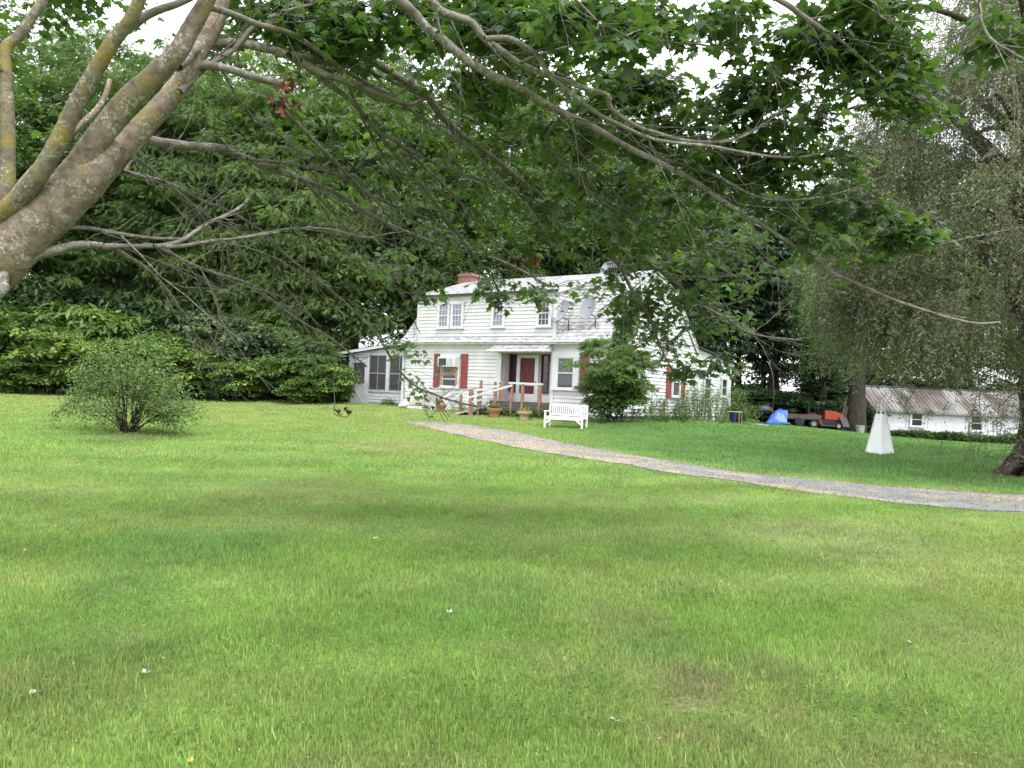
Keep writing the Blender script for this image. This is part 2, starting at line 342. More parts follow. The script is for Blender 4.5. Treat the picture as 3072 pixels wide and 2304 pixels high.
M['blade'] = colmat('grass_blade', .55, .3, 0)
M['gravel'] = colmat('gravel', .9, 0, .55, 34)

# ------------------------------------------------------------------ ground + driveway
SPOTS = []
for (px_, py_, r_, c_, a_) in [(2060, 2110, .16, (.24, .17, .12), .8), (1800, 1482, .3, (.26, .19, .11), .5), (2160, 1500, .25, (.22, .17, .10), .45), (2095, 2030, .30, (.20, .22, .09), .45), (2320, 2010, .3, (.16, .20, .08), .4), (1990, 1940, .45, (.12, .26, .07), .45), (1470, 1800, .7, (.13, .27, .075), .35), (1850, 1850, .4, (.17, .22, .085), .4),
    (2080, 2060, .3, (.30, .27, .15), .5), (560, 1650, 1.1, (.13, .27, .08), .5), (180, 2050, .7, (.16, .21, .07), .4), (2500, 1620, 1.2, (.33, .38, .17), .5), (1200, 1340, 1.6, (.34, .33, .14), .5), (2900, 1900, .6, (.29, .33, .13), .5), (900, 1480, 1.4, (.27, .30, .12), .4), (430, 1310, 1.2, (.13, .17, .06), .6)]:
    p_ = ground(px_, py_); SPOTS.append((p_.x, p_.y, r_, c_, a_))
def lawncol(x, y):
    x = np.asarray(x, float); y = np.asarray(y, float)
    g = np.array([.205, .350, .072]); yel = np.array([.29, .36, .105]); dk = np.array([.145, .285, .065]); cool = np.array([.115, .255, .070]); straw = np.array([.33, .30, .16])
    n1 = vn(x+50, y+50, 3.1); n2 = vn(x+9, y+77, 1.1); n3 = vn(x+31, y+5, 7.0); n4 = vn(x+11, y+15, .38)
    c = np.ones((len(x), 3))*g
    def mixc(c, t, f): f = np.clip(f, 0, 1)[:, None]; return c*(1-f)+t*f
    ph = np.hypot(x+5, y-33+.9*(n3-.5))
    band = .5+.5*np.sin(ph*2*np.pi/2.3)
    c = mixc(c, dk, (band-.35)*.95*sst(27, 12, y)+(n1-.65)*.6+(n4-.6)*.5)
    c = mixc(c, yel, (n2*.6+n1*.3+n4*.35-.5)*.9+.25*(1-band)*sst(24, 6, y))
    c = mixc(c, np.array([.31, .42, .14]), np.clip(.62-band, 0, 1)*1.0*sst(26, 14, y)*sst(3, 6, y)*(.35+.65*sst(-3, 3, x))*(.5+n2))
    c = mixc(c, yel, .75*sst(19, 27, y)*sst(5, -3, x)*(.55+.7*n2))
    c = mixc(c, yel, .6*sst(2, 5, x)*sst(13, 8, y)*(.4+n2)); c = mixc(c, yel, .35*sst(5, 3, y)*n1)
    c = mixc(c, straw, np.clip((n2-.78)*2.0, 0, .25)*sst(14, 5, y)+np.clip((n4-.8)*2, 0, .35))
    for (sx_, sy_, sr_, col_, am_) in SPOTS:
        dd = np.hypot((x-sx_), (y-sy_)*.8)/sr_*(1+.7*(n4-.5)+.6*(n2-.5)); c = mixc(c, np.array(col_), am_*sst(1.15, .45, dd))
    far = sst(0, 1.5, y-drive_far(x))*sst(1, 4, x)
    c = mixc(c, cool, far*(.75+.3*(n1-.5)))
    return c*(.80+.24*vn(x+3, y+1, .55)+.22*vn(x+13, y+1, .17))[:, None]
near_px = [(1215, 1268), (1280, 1285), (1333, 1299), (1472, 1326), (1597, 1354), (1806, 1389), (2014, 1424), (2222, 1451), (2500, 1489), (2778, 1521), (3072, 1546)]
far_px = [(1225, 1262), (1389, 1272), (1500, 1289), (1667, 1322), (1875, 1361), (2083, 1396), (2361, 1431), (2639, 1456), (2917, 1475), (3072, 1483)]
_n = sorted([tuple(ground(*p)) for p in near_px]); _f = sorted([tuple(ground(*p)) for p in far_px])
nx = np.array([p[0] for p in _n]); ny = np.array([p[1] for p in _n]); fx_ = np.array([p[0] for p in _f]); fy_ = np.array([p[1] for p in _f])
for arr in (0,):
    s1 = (ny[-1]-ny[-3])/(nx[-1]-nx[-3]); s2 = (fy_[-1]-fy_[-3])/(fx_[-1]-fx_[-3])
    s = .5*(s1+s2)
    nx = np.append(nx, 40); ny = np.append(ny, ny[-1]+s*(40-nx[-2])); fx_ = np.append(fx_, 40); fy_ = np.append(fy_, fy_[-1]+s*(40-fx_[-2]))
def drive_near(x): return np.interp(x, nx, ny)
def drive_far(x): return np.interp(x, fx_, fy_)
DX0 = max(nx[0], fx_[0])
def in_drive(x, y, m=0): return (x > DX0) & (y > drive_near(x)+m) & (y < drive_far(x)-m)
gx = np.concatenate([[-1500, -600, -250, -120], np.arange(-70, -28, 2.0), np.arange(-28, 30, .3), np.arange(30, 72, 2.0), [120, 250, 600, 1500]])
gy = np.concatenate([[-1500, -500, -150, -60, -20, -8], np.arange(-3, 40, .3), np.arange(40, 90, 1.5), [110, 160, 300, 700, 1500, 3000]])
GX, GY = np.meshgrid(gx, gy); GZ = H(GX, GY)
I = np.arange(GX.size).reshape(GX.shape)
Q = np.stack([I[:-1, :-1], I[:-1, 1:], I[1:, 1:], I[1:, :-1]], -1).reshape(-1, 4)
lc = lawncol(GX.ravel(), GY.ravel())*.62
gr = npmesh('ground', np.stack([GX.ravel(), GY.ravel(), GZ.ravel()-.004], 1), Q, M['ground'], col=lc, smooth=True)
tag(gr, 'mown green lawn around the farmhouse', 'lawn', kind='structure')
dxs = np.arange(DX0, 30, .12); K = 26; t = np.linspace(0, 1, K)
DXg = np.repeat(dxs[:, None], K, 1); e0 = drive_near(dxs)+.24+.42*(vn(dxs*1, dxs*0+3, .28)-.5)+.3*(vn(dxs, dxs*0+8, 1.3)-.5); e1 = drive_far(dxs)-.20+.32*(vn(dxs, dxs*0+5, .3)-.5)+.25*(vn(dxs, dxs*0+6, 1.1)-.5)
DYg = e0[:, None]*(1-t)+e1[:, None]*t
dn1 = .65*vn(DXg.ravel()*.45+DYg.ravel()*.1+20, DYg.ravel()*1.6+DXg.ravel()*.9, .55)+.35*vn(DXg.ravel()+9, DYg.ravel()+4, .35); dn2 = vn(DXg.ravel()+5, DYg.ravel(), .16)
grey = np.array([.225, .220, .225]); tan = np.array([.35, .29, .225]); olive = np.array([.16, .17, .06])
T_ = np.tile(t, len(dxs)); mid = np.exp(-((T_-.45)/.28)**2)
lefty = sst(6.5, 1, DXg.ravel())
f = np.clip((dn1-.52)*5.0+mid*.35+1.3*lefty*(T_ < .70)-.05, 0, 1)[:, None]
dc = grey*(1-f)+tan*f; o_ = np.clip((dn2-.66)*2.5*mid, 0, .7)[:, None]; dc = dc*(1-o_)+olive*o_
dc *= (.8+.5*dn2)[:, None]
I = np.arange(DXg.size).reshape(DXg.shape); Q = np.stack([I[:-1, :-1], I[1:, :-1], I[1:, 1:], I[:-1, 1:]], -1).reshape(-1, 4)
dv = npmesh('driveway', np.stack([DXg.ravel(), DYg.ravel(), H(DXg.ravel(), DYg.ravel())+.010], 1), Q, M['gravel'], col=dc, smooth=True)
tag(dv, 'gravel driveway with tan straw patches crossing the lawn', 'driveway', kind='structure')
# gravel stones
n = 9000
sx = rng.uniform(DX0, 14, n); sy = drive_near(sx)+rng.random(n)*(drive_far(sx)-drive_near(sx))
sz = H(sx, sy)+.010; sr = rng.uniform(.008, .024, n)
OT = np.array([(1, 0, 0), (0, 1, 0), (-1, 0, 0), (0, -1, 0), (0, 0, .7)]); OF = np.array([(0, 1, 4), (1, 2, 4), (2, 3, 4), (3, 0, 4)])
V = np.stack([sx, sy, sz], 1)[:, None]+(OT[None]*rng.uniform(.5, 1.3, (n, 5, 1)))*sr[:, None, None]
Fa = (OF[None]+(np.arange(n)*5)[:, None, None]).reshape(-1, 3)
sc = np.repeat((np.array([.21, .205, .21])*rng.uniform(.4, 1.5, (n, 1))), 5, 0)
tag(npmesh('gravel_stones', V.reshape(-1, 3), Fa, M['blade'], col=sc), 'loose grey gravel stones on the driveway', 'gravel', kind='stuff')

# ------------------------------------------------------------------ grass
HX0, HX1 = -12, 0
th = R(35); Hx = Vector((math.cos(th), -math.sin(th), 0)); Hy = Vector((math.sin(th), math.cos(th), 0)); HO = Vector((3.9, 32, .66))
def house_local(x, y): return (x-HO.x)*Hx.x+(y-HO.y)*Hx.y, (x-HO.x)*Hy.x+(y-HO.y)*Hy.y
def grass(n, y0, y1, hgt, wid, p, seed, wide=.6, clump=0):
    g = np.random.default_rng(seed)
    u = g.random(n); y = (y0**p+u*(y1**p-y0**p))**(1/p)
    x = (g.random(n)*2-1)*(.70*y+wide)
    if clump:
        m = n//clump; x = np.repeat(x[:m], clump)+g.normal(0, .05, m*clump); y = np.repeat(y[:m], clump)+g.normal(0, .05, m*clump); n = len(x)
    k = ~in_drive(x, y, .30*g.random(n)) | ((g.random(n) < .45*vn(x, y, .5)) & (np.abs((y-drive_near(x))/(drive_far(x)-drive_near(x)+1e-3)-.45) < .2))
    a, b = house_local(x, y); k &= ~((b > 0) & (a < .05) & (a > -16.7))
    for (sx_, sy_, sr_, col_, am_) in SPOTS[:3]: k &= ~((np.hypot(x-sx_, y-sy_) < sr_*.8) & (g.random(n) < .75))
    x = x[k]; y = y[k]; n = len(x); z = H(x, y)
    hh = hgt*.85*(.55+.9*g.random(n))*(.6+.8*vn(x, y, .8))*(1+.45*sst(0, 2, y-drive_far(x))*sst(2, 6, x)*sst(42, 34, y))
    W = wid*(.7+.6*g.random(n)); az = g.random(n)*2*np.pi; tl = g.normal(0, .45, n); ta = g.random(n)*2*np.pi
    bx = np.cos(az)*W; by = np.sin(az)*W
    V = np.zeros((n, 3, 3)); V[:, 0] = np.stack([x-bx, y-by, z-.01], 1); V[:, 1] = np.stack([x+bx, y+by, z-.01], 1)
    V[:, 2] = np.stack([x+np.cos(ta)*hh*tl, y+np.sin(ta)*hh*tl, z+hh], 1)
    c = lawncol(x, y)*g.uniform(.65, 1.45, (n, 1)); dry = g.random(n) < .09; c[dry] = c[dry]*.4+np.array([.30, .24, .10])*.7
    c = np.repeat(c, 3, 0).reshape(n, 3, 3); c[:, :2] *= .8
    return V.reshape(-1, 3), np.arange(n*3).reshape(-1, 3), c.reshape(-1, 3)
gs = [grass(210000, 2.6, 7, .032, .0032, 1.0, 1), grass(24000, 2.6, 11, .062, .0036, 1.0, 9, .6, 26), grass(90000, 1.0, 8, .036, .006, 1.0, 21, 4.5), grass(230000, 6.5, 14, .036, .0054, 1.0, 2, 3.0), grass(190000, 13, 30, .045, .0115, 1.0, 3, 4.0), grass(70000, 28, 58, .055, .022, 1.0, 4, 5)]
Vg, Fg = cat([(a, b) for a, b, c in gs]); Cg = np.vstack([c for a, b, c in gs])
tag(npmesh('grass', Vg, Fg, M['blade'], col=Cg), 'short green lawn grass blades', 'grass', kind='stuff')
n = 2600; cy2 = rng.uniform(2.6, 13, n); cx2 = (rng.random(n)*2-1)*(.7*cy2+.6); kk = ~in_drive(cx2, cy2, 0); cx2 = cx2[kk]; cy2 = cy2[kk]; n = len(cx2)
az = rng.random(n)*6.28; V, Fa = place(LEAF_T, LEAF_F, np.stack([cx2, cy2, H(cx2, cy2)+.022+.012*rng.random(n)], 1), np.stack([np.cos(az), np.sin(az), rng.normal(0, .25, n)], 1), np.stack([rng.normal(0, .4, n), rng.normal(0, .4, n), np.ones(n)], 1), rng.uniform(.012, .045, n), rng.uniform(.004, .010, n))
cc = np.array([.36, .30, .15])*rng.uniform(.35, 1.3, (n, 1)); tag(npmesh('clippings', V, Fa, M['blade'], col=np.repeat(cc, 4, 0)), 'dry straw coloured clippings scattered in the near lawn', 'clippings', kind='stuff')
# clover and broadleaf patches near the camera
cl = []
for _ in range(55):
    y = random.uniform(3, 10)**1.0; x = random.uniform(-.68, .68)*y; k = random.randint(20, 110); rr = random.uniform(.12, .45)
    cl.append(np.stack([x+rng.normal(0, rr, k), y+rng.normal(0, rr, k)], 1))
for _ in range(4):
    y = random.uniform(3.2, 4.4); x = random.uniform(-.1, .62)*y; k = 350; rr = .35
    cl.append(np.stack([x+rng.normal(0, rr, k), y+rng.normal(0, rr*.6, k)], 1))
cl = np.vstack(cl); cl = cl[cl[:, 1] > 2.5]; k = ~in_drive(cl[:, 0], cl[:, 1], 0); cl = cl[k]; n = len(cl)
P = np.stack([cl[:, 0], cl[:, 1], H(cl[:, 0], cl[:, 1])+.028+rng.random(n)*.02], 1)
az = rng.random(n)*6.28; D = np.stack([np.cos(az), np.sin(az), rng.uniform(-.1, .5, n)], 1); Nn = np.stack([rng.normal(0, .35, n), rng.normal(0, .35, n), np.ones(n)], 1)
V, Fa = place(LEAF_T*np.array([1, 1, 1]), LEAF_F, P, D, Nn, rng.uniform(.014, .032, n), rng.uniform(.012, .024, n))
tag(npmesh('clover', V, Fa, M['weed_leaf'], tint=np.repeat(rng.uniform(.1, .8, n), 4)), 'low clover and broadleaf weeds mixed in the near lawn', 'weeds', kind='stuff')
#@@HOUSE
# ------------------------------------------------------------------ farmhouse
HS = empty('farmhouse', HO, -th, 'white clapboard farmhouse with red shutters, long dormer and gambrel end', 'house')
def siding(mb, z0, z1, xl, xr, P0, ux, uo, step=.165, lap=.042):
    z = z0; ux = Vector(ux); uo = Vector(uo); P0 = Vector(P0)
    while z < z1-.01:
        t = min(z+step, z1)
        def pt(x, zz, o): return P0+ux*x+uo*o+Vector((0, 0, zz))
        a0, a1, b0, b1 = xl(z), xr(z), xl(t), xr(t)
        if a1-a0 > .02 and b1-b0 > -.01:
            mb.add([pt(a0, z, lap), pt(a1, z, lap), pt(b1, t, .004), pt(b0, t, .004), pt(a0, z, 0), pt(a1, z, 0)],
                   [(0, 1, 2, 3), (4, 5, 1, 0)])
            mb.add([pt(a0, z, lap), pt(b0, t, .004), pt(a0, z, 0), pt(a1, z, lap), pt(b1, t, .004), pt(a1, z, 0)], [(0, 1, 2), (3, 5, 4)])
        z = t
def rect(a, b): return (lambda z: a), (lambda z: b)
WH = M['white']
# front wall
mb = MB(); W0 = -11.5
for (a, b, z0, z1) in ((W0+.12, -5.42, .12, 3.12), (-2.65, -.1, .12, 3.12), (-5.42, -2.65, 2.80, 3.12)):
    siding(mb, z0, z1, *rect(a, b), (0, 0, 0), (1, 0, 0), (0, -1, 0))
for (a, b, z0, z1) in ((W0, -5.42, -.35, 3.2), (-2.65, -.02, -.35, 3.2), (-5.42, -2.65, 2.72, 3.2)):
    mb.box(a, b, .01, .15, z0, z1)
mb.box(-5.44, -5.42, .0, .8, .45, 2.74); mb.box(-2.65, -2.63, 0, .8, .45, 2.74); mb.box(-5.42, -2.65, .72, .8, .45, 2.74); mb.box(-5.42, -2.65, .0, .8, 2.72, 2.79)
mb.build('front_wall', WH, HS)
# corner boards, frieze, eave boards
mb = MB(); mb.box(W0-.02, W0+.13, -.045, -.002, -.05, 3.12); mb.box(-.11, .045, -.045, -.002, -.05, 3.12); mb.box(.002, .045, -.002, .13, -.05, 3.12)
mb.box(W0-.05, .1, -.07, -.003, 2.98, 3.12); mb.box(W0-.15, .22, -.30, -.002, 3.121, 3.16); mb.box(W0-.17, .24, -.34, -.301, 3.10, 3.25)
mb.box(-5.56, -5.38, -.06, -.004, .45, 2.8); mb.box(-2.68, -2.52, -.06, -.004, .45, 2.8)
mb.build('corner_trim', WH, HS)
fm = MB(); fm.box(W0+.02, -.03, .03, .3, -.8, .10); fm.box(-.3, -.03, .3, 9.8, -.8, .10); fm.box(-5.4, -2.67, .2, .78, -.5, .46)
fm.build('foundation', M['concrete'], HS)
# gambrel profile (y,z)
def zroof(y):
    return float(np.interp(y, [-.34, 0, 2.4, 4.3, 6.8, 9.9, 10.2], [2.85, 3.25, 6.1, 6.83, 6.12, 3.55, 3.3]))
def yfront(z): return float(np.interp(z, [3.2, 6.05, 6.78], [.0, 2.4, 4.28]))
def yback(z): return float(np.interp(z, [3.5, 6.08, 6.78], [9.9, 6.8, 4.32]))
gl = lambda z: yfront(z) if z > 3.2 else .1
gr_ = lambda z: yback(z) if z > 3.5 else 9.9
mb = MB(); siding(mb, .12, 6.72, gl, gr_, (0, 0, 0), (0, 1, 0), (1, 0, 0))
mb.add([(-.03, .02, -.4), (-.03, 9.9, -.4), (-.03, 9.9, 3.5), (-.03, 6.8, 6.08), (-.03, 4.3, 6.79), (-.03, 2.4, 6.05), (-.03, .02, 3.2)], [(0, 1, 2, 3, 4, 5, 6)])
mb.build('gable_wall', WH, HS)
mb = MB(); mb.box(W0+.0, W0+.1, .15, 9.9, -.4, 3.3)
mb.add([(W0+.05, .1, 3.3), (W0+.05, 9.9, 3.3), (W0+.05, 6.8, 6.08), (W0+.05, 4.3, 6.79), (W0+.05, 2.4, 6.05)], [(0, 1, 2, 3, 4)])
mb.box(W0, -.05, 9.8, 9.9, -.4, 3.4)
mb.build('rear_wall', WH, HS)
# roof: courses of shingles as stepped strips
def roof_slab(mb, y0, z0, y1, z1, x0, x1, n, th_=.05, lap=.012, jag=0):
    for i in range(n):
        a, b = i/n, (i+1)/n
        d = Vector((0, y1-y0, z1-z0)).normalized(); nn = Vector((0, -d.z, d.y))
        A = Vector((0, y0+(y1-y0)*a, z0+(z1-z0)*a)); B = Vector((0, y0+(y1-y0)*b, z0+(z1-z0)*b))
        o0 = nn*(th_+lap); o1 = nn*th_; X0 = Vector((x0, 0, 0)); X1 = Vector((x1, 0, 0))
        mb.add([X0+A, X1+A, X1+A+o0, X0+A+o0, X0+B, X1+B, X1+B+o1, X0+B+o1], [(0, 1, 2, 3), (3, 2, 6, 7), (4, 7, 6, 5), (0, 3, 7, 4), (1, 5, 6, 2), (0, 4, 5, 1)])
mb = MB()
roof_slab(mb, -.36, 2.96+.18, .10, 3.42, W0-.15, -2.62, 2)
roof_slab(mb, -.36, 3.14, 0.02, 3.28, -2.62, .2, 2)
roof_slab(mb, 0.02, 3.28, 2.4, 6.1, -2.62, .16, 17, .05, .02)
roof_slab(mb, .1, 3.42, 2.4, 6.1, W0-.12, -10.76, 16, .05, .02)
roof_slab(mb, 2.4, 6.1, 4.3, 6.83, -2.45, .16, 8, .05, .016)
roof_slab(mb, 4.3, 6.83, 6.8, 6.12, W0-.12, .16, 8); roof_slab(mb, 6.8, 6.12, 10.0, 3.45, W0-.12, .16, 12)
mb.build('roof', M['shingle'], HS)
mb = MB()      # rake boards
for (ya, za, yb, zb) in ((-.3, 3.05, .02, 3.24), (.02, 3.24, 2.4, 6.07), (2.4, 6.07, 4.3, 6.8), (4.3, 6.8, 6.8, 6.09), (6.8, 6.09, 10.0, 3.40)):
    mb.bar((.10, ya, za-.06), (.10, yb, zb-.06), .05, .17)
mb.lathe([(0, -.14), (.09, -.1), (.11, 0), (.09, .1), (0, .14)], 10, Matrix.Translation((.16, -.3, 3.1)))
mb.build('rake_board', WH, HS)
# dormer
dm = MB(); siding(dm, 3.50, 5.30, *rect(-10.62, -2.74), (0, .12, 0), (1, 0, 0), (0, -1, 0)); dm.box(-10.74, -2.63, .13, .25, 3.3, 5.45)
dm.box(-10.76, -10.62, .07, .118, 3.46, 5.45); dm.box(-2.75, -2.61, .07, .118, 3.46, 5.45); dm.box(-10.62, -2.75, .072, .119, 5.28, 5.45)
cyl = lambda z: .26
cyr = lambda z: float(np.interp(z, [3.5, 6.1], [.2, 2.4]))
siding(dm, 3.5, 5.45, cyl, cyr, (-2.63, 0, 0), (0, 1, 0), (1, 0, 0))
dm.add([(-2.64, .2, 3.4), (-2.64, 2.4, 6.05), (-2.64, 4.3, 6.8), (-2.64, .2, 5.5)], [(0, 1, 2, 3)])
siding(dm, 5.45, 6.35, lambda z: float(np.interp(z, [5.45, 6.8], [.26, 4.2])), lambda z: float(np.interp(z, [5.45, 6.1, 6.8], [1.85, 2.4, 4.25])), (-2.63, 0, 0), (0, 1, 0), (1, 0, 0))
dm.add([(-10.73, .2, 3.4), (-10.73, 2.4, 6.05), (-10.73, 4.3, 6.8), (-10.73, .2, 5.5)], [(0, 1, 2, 3)])
D_ = dm.build('dormer', WH, HS)
mb = MB(); roof_slab(mb, -.10, 5.47, 4.3, 6.84, -10.95, -2.45, 12, .04, .018); mb.build('dormer_roof', M['shingle'], D_)
mb = MB(); mb.box(-10.97, -2.43, -.15, -.102, 5.42, 5.53); mb.build('gutter', M['shingle_dark'], D_)
mb = MB(); mb.box(-10.93, -2.47, -.098, .11, 5.44, 5.468); mb.bar((-2.46, -.1, 5.44), (-2.46, 4.2, 6.77), .04, .14); mb.build('soffit', WH, D_)
# chimney
mb = MB(); mb.box(-11.35, -10.45, 3.9, 4.75, 5.2, 7.28); mb.box(-11.4, -10.4, 3.85, 4.8, 7.1, 7.2); mb.build('chimney', M['brick'], HS)
# windows
def window(x0, x1, z0, z1, plane, cas=.11, cols=0, rows=0, pane='glass', parent=HS, axis='x', sash=True, frame=WH, split=None, name='window'):
    # axis x: front plane facing -y ; axis y: gable plane x=plane facing +x
    def Tm(mb, plane=plane+(-.042 if axis == 'x' else .042)):
        if axis == 'x': mb.m = Matrix.Translation((0, plane, 0))
        else: mb.m = Matrix.Translation((plane, 0, 0)) @ Matrix(((0, -1, 0, 0), (1, 0, 0, 0), (0, 0, 1, 0), (0, 0, 0, 1)))
    fr = MB(); Tm(fr); o = -.075
    fr.box(x0-cas, x0, o, -.003, z0-.04, z1); fr.box(x1, x1+cas, o, -.003, z0-.04, z1); fr.box(x0-cas-.03, x1+cas+.03, o-.015, -.003, z1, z1+cas)
    fr.box(x0-cas-.05, x1+cas+.05, o-.05, -.003, z0-.10, z0-.041)
    f = fr.build(name, frame, parent)
    s = MB(); Tm(s); zm = split if split is not None else (z0+z1)/2; sw = .035
    s.box(x0, x0+sw, -.062, -.03, z0-.04, z1-.001); s.box(x1-sw, x1, -.062, -.03, z0-.04, z1-.001); s.box(x0+sw, x1-sw, -.062, -.03, z0-.04, z0+sw); s.box(x0+sw, x1-sw, -.062, -.03, z1-sw, z1-.001)
    if sash: s.box(x0+sw, x1-sw, -.066, -.03, zm-.025, zm+.025)
    if cols:
        for i in range(1, cols): xx = x0+(x1-x0)*i/cols; s.box(xx-.011, xx+.011, -.054, -.03, z0+sw, zm-.026 if sash else z1-sw); sash and s.box(xx-.011, xx+.011, -.054, -.03, zm+.026, z1-sw)
        for j in range(1, rows):
            for (a, b) in (((z0, zm), (zm, z1)) if sash else ((z0, z1),)):
                zz = a+(b-a)*j/rows; s.box(x0+sw, x1-sw, -.0535, -.03, zz-.011, zz+.011)
    s.build('sash', frame, f)
    p = MB(); Tm(p); p.box(x0, x1, -.029, -.012, z0-.04, z1-.002); p.build('pane', M[pane], f)
    return f
for (a, b) in ((-9.31, -8.74), (-8.46, -7.89), (-6.03, -5.46)): window(a, b, 3.96, 5.06, .12, .10, 3, 2, 'glass_curtain')
window(-3.52, -2.97+.02, 3.96, 5.06, .12, .12, 3, 2, 'glass_dark')
window(-2.32, -1.52, 1.22, 2.53, 0, .26, pane='glass')
aw = window(-8.80, -7.92, 1.10, 2.50, 0, .14, pane='glass_dark', split=1.45)
mb = MB(); mb.box(-8.93, -8.80, -.12, -.08, 1.15, 2.0); mb.box(-8.0, -7.86, -.12, -.08, 1.2, 2.0); mb.box(-8.80, -8.0, -.11, -.08, 1.62, 1.78); mb.bar((-8.2, -.12, 1.75), (-7.92, -.12, 1.95), .05, .09); mb.box(-8.35, -7.9, -.12, -.085, 1.90, 1.98)
mb.build('wooden_brace', M['plywood'], aw)
window(6.82, 7.62, 1.12, 2.47, 0, .13, pane='glass', axis='y'); window(11.05, 11.95, 1.05, 2.15, 0, .10, pane='glass', axis='y', frame=M['white']); window(13.7, 14.5, 1.25, 2.2, 0, .08, pane='glass_dark', axis='y')
def shutter(x0, x1, z0, z1, axis='x'):
    mb = MB()
    if axis == 'y': mb.m = Matrix(((0, -1, 0, 0), (1, 0, 0, 0), (0, 0, 1, 0), (0, 0, 0, 1)))
    mb.box(x0, x1, -.065, -.043, z0, z1)
    zm = z0+(z1-z0)*.52
    for (a, b) in ((z0, z0+.08), (zm-.04, zm+.04), (z1-.08, z1)): mb.box(x0, x1, -.082, -.0655, a, b)
    for (a, b) in ((x0, x0+.06), (x1-.06, x1)): 
        mb.box(a, b, -.081, -.0655, z0+.081, zm-.041); mb.box(a, b, -.081, -.0655, zm+.041, z1-.081)
    mb.build('shutter', M['shutter'], HS)
shutter(-9.40, -9.02, 1.02, 2.66); shutter(-7.70, -7.32, 1.02, 2.66); shutter(-1.20, -.82, 1.02, 2.66)
shutter(6.10, 6.62, 1.0, 2.6, 'y'); shutter(7.86, 8.40, 1.0, 2.6, 'y')
# entry: door, sidelights
mb = MB(); mb.box(-4.96, -4.78, .60, .70, .47, 2.68); mb.box(-3.96, -3.76, .60, .70, .47, 2.68); mb.box(-4.78, -3.96, .60, .70, 2.54, 2.68); mb.box(-4.78, -3.96, .62, .70, .47, .90); mb.box(-4.78, -3.96, .61, .68, 1.28, 1.33)
DR = mb.build('entry_door', WH, HS)
mb = MB(); mb.box(-4.78, -3.96, .66, .69, .9, 1.28); mb.box(-4.78, -3.96, .66, .69, 1.33, 2.54); mb.build('door_panel', M['maroon'], DR)
mb = MB(); mb.box(-3.93, -3.88, .55, .6, 1.4, 1.5); mb.build('handle', M['metal_grey'], DR)
for (a, b) in ((-5.34, -5.04), (-3.60, -3.28)):
    mb = MB(); mb.box(a-.04, a, .62, .70, .95, 2.70); mb.box(b, b+.04, .62, .70, .95, 2.70); mb.box(a, b, .62, .70, 2.66, 2.70); mb.box(a, b, .62, .70, .95, 1.02)
    for i in range(1, 4): mb.box(a, b, .63, .69, 1.02+i*.41-.012, 1.02+i*.41+.012)
    s = mb.build('sidelight', M['maroon'], HS)
    mb = MB(); mb.box(a, b, .70, .712, 1.0, 2.68); mb.build('pane', M['glass_dark'], s)
# pent roof
mb = MB(); roof_slab(mb, -.62, 2.84, -.06, 3.16, -5.60, -2.62, 5, .03, .018)
PR = mb.build('entry_roof', M['shingle'], HS)
mb = MB(); mb.prism([(-.60, 2.80), (-.05, 2.80), (-.05, 3.10)], 0, .05, Matrix(((0, 1, 0, -2.66), (1, 0, 0, 0), (0, 0, 1, 0), (0, 0, 0, 1))))
mb.prism([(-.60, 2.80), (-.05, 2.80), (-.05, 3.10)], 0, .05, Matrix(((0, 1, 0, -5.60), (1, 0, 0, 0), (0, 0, 1, 0), (0, 0, 0, 1))))
mb.box(-5.60, -2.61, -.60, -.05, 2.77, 2.798); mb.build('soffit', WH, PR)
mb = MB(); mb.tube([(-5.75, -.66, 2.78), (-2.5, -.66, 2.80)], .055, 8)
for i in range(5): mb.box(-5.5+i*.7, -5.47+i*.7, -.73, -.60, 2.72, 2.87)
mb.build('gutter', WH, PR)
# rear lean-to
mb = MB(); zt = lambda y: 3.62-(y-9.9)*.09
siding(mb, .12, 3.6, lambda z: 9.92, lambda z: 15.2 if z < 3.1 else max(9.93, 9.9+(3.6-z)/.09), (0, 0, 0), (0, 1, 0), (1, 0, 0))
mb.add([(-.03, 9.9, -.7), (-.03, 15.2, -.7), (-.03, 15.2, 3.12), (-.03, 9.9, 3.58)], [(0, 1, 2, 3)])
mb.box(-8, -.031, 15.1, 15.2, -.7, 3.12); mb.box(-.04, .05, 15.15, 15.28, -.3, 3.08); mb.bar((.03, 9.95, 3.55), (.03, 15.75, 3.03), .04, .2)
LT = mb.build('lean_to', WH, HS)
mb = MB(); mb.add([(-8, 9.8, 3.68), (.25, 9.8, 3.68), (.25, 15.85, 3.14), (-8, 15.85, 3.14), (-8, 9.8, 3.75), (.25, 9.8, 3.75), (.25, 15.85, 3.21), (-8, 15.85, 3.21)], [(0, 3, 2, 1), (4, 5, 6, 7), (0, 1, 5, 4), (1, 2, 6, 5), (2, 3, 7, 6), (3, 0, 4, 7)])
mb.build('lean_to_roof', M['shingle_dark'], LT)
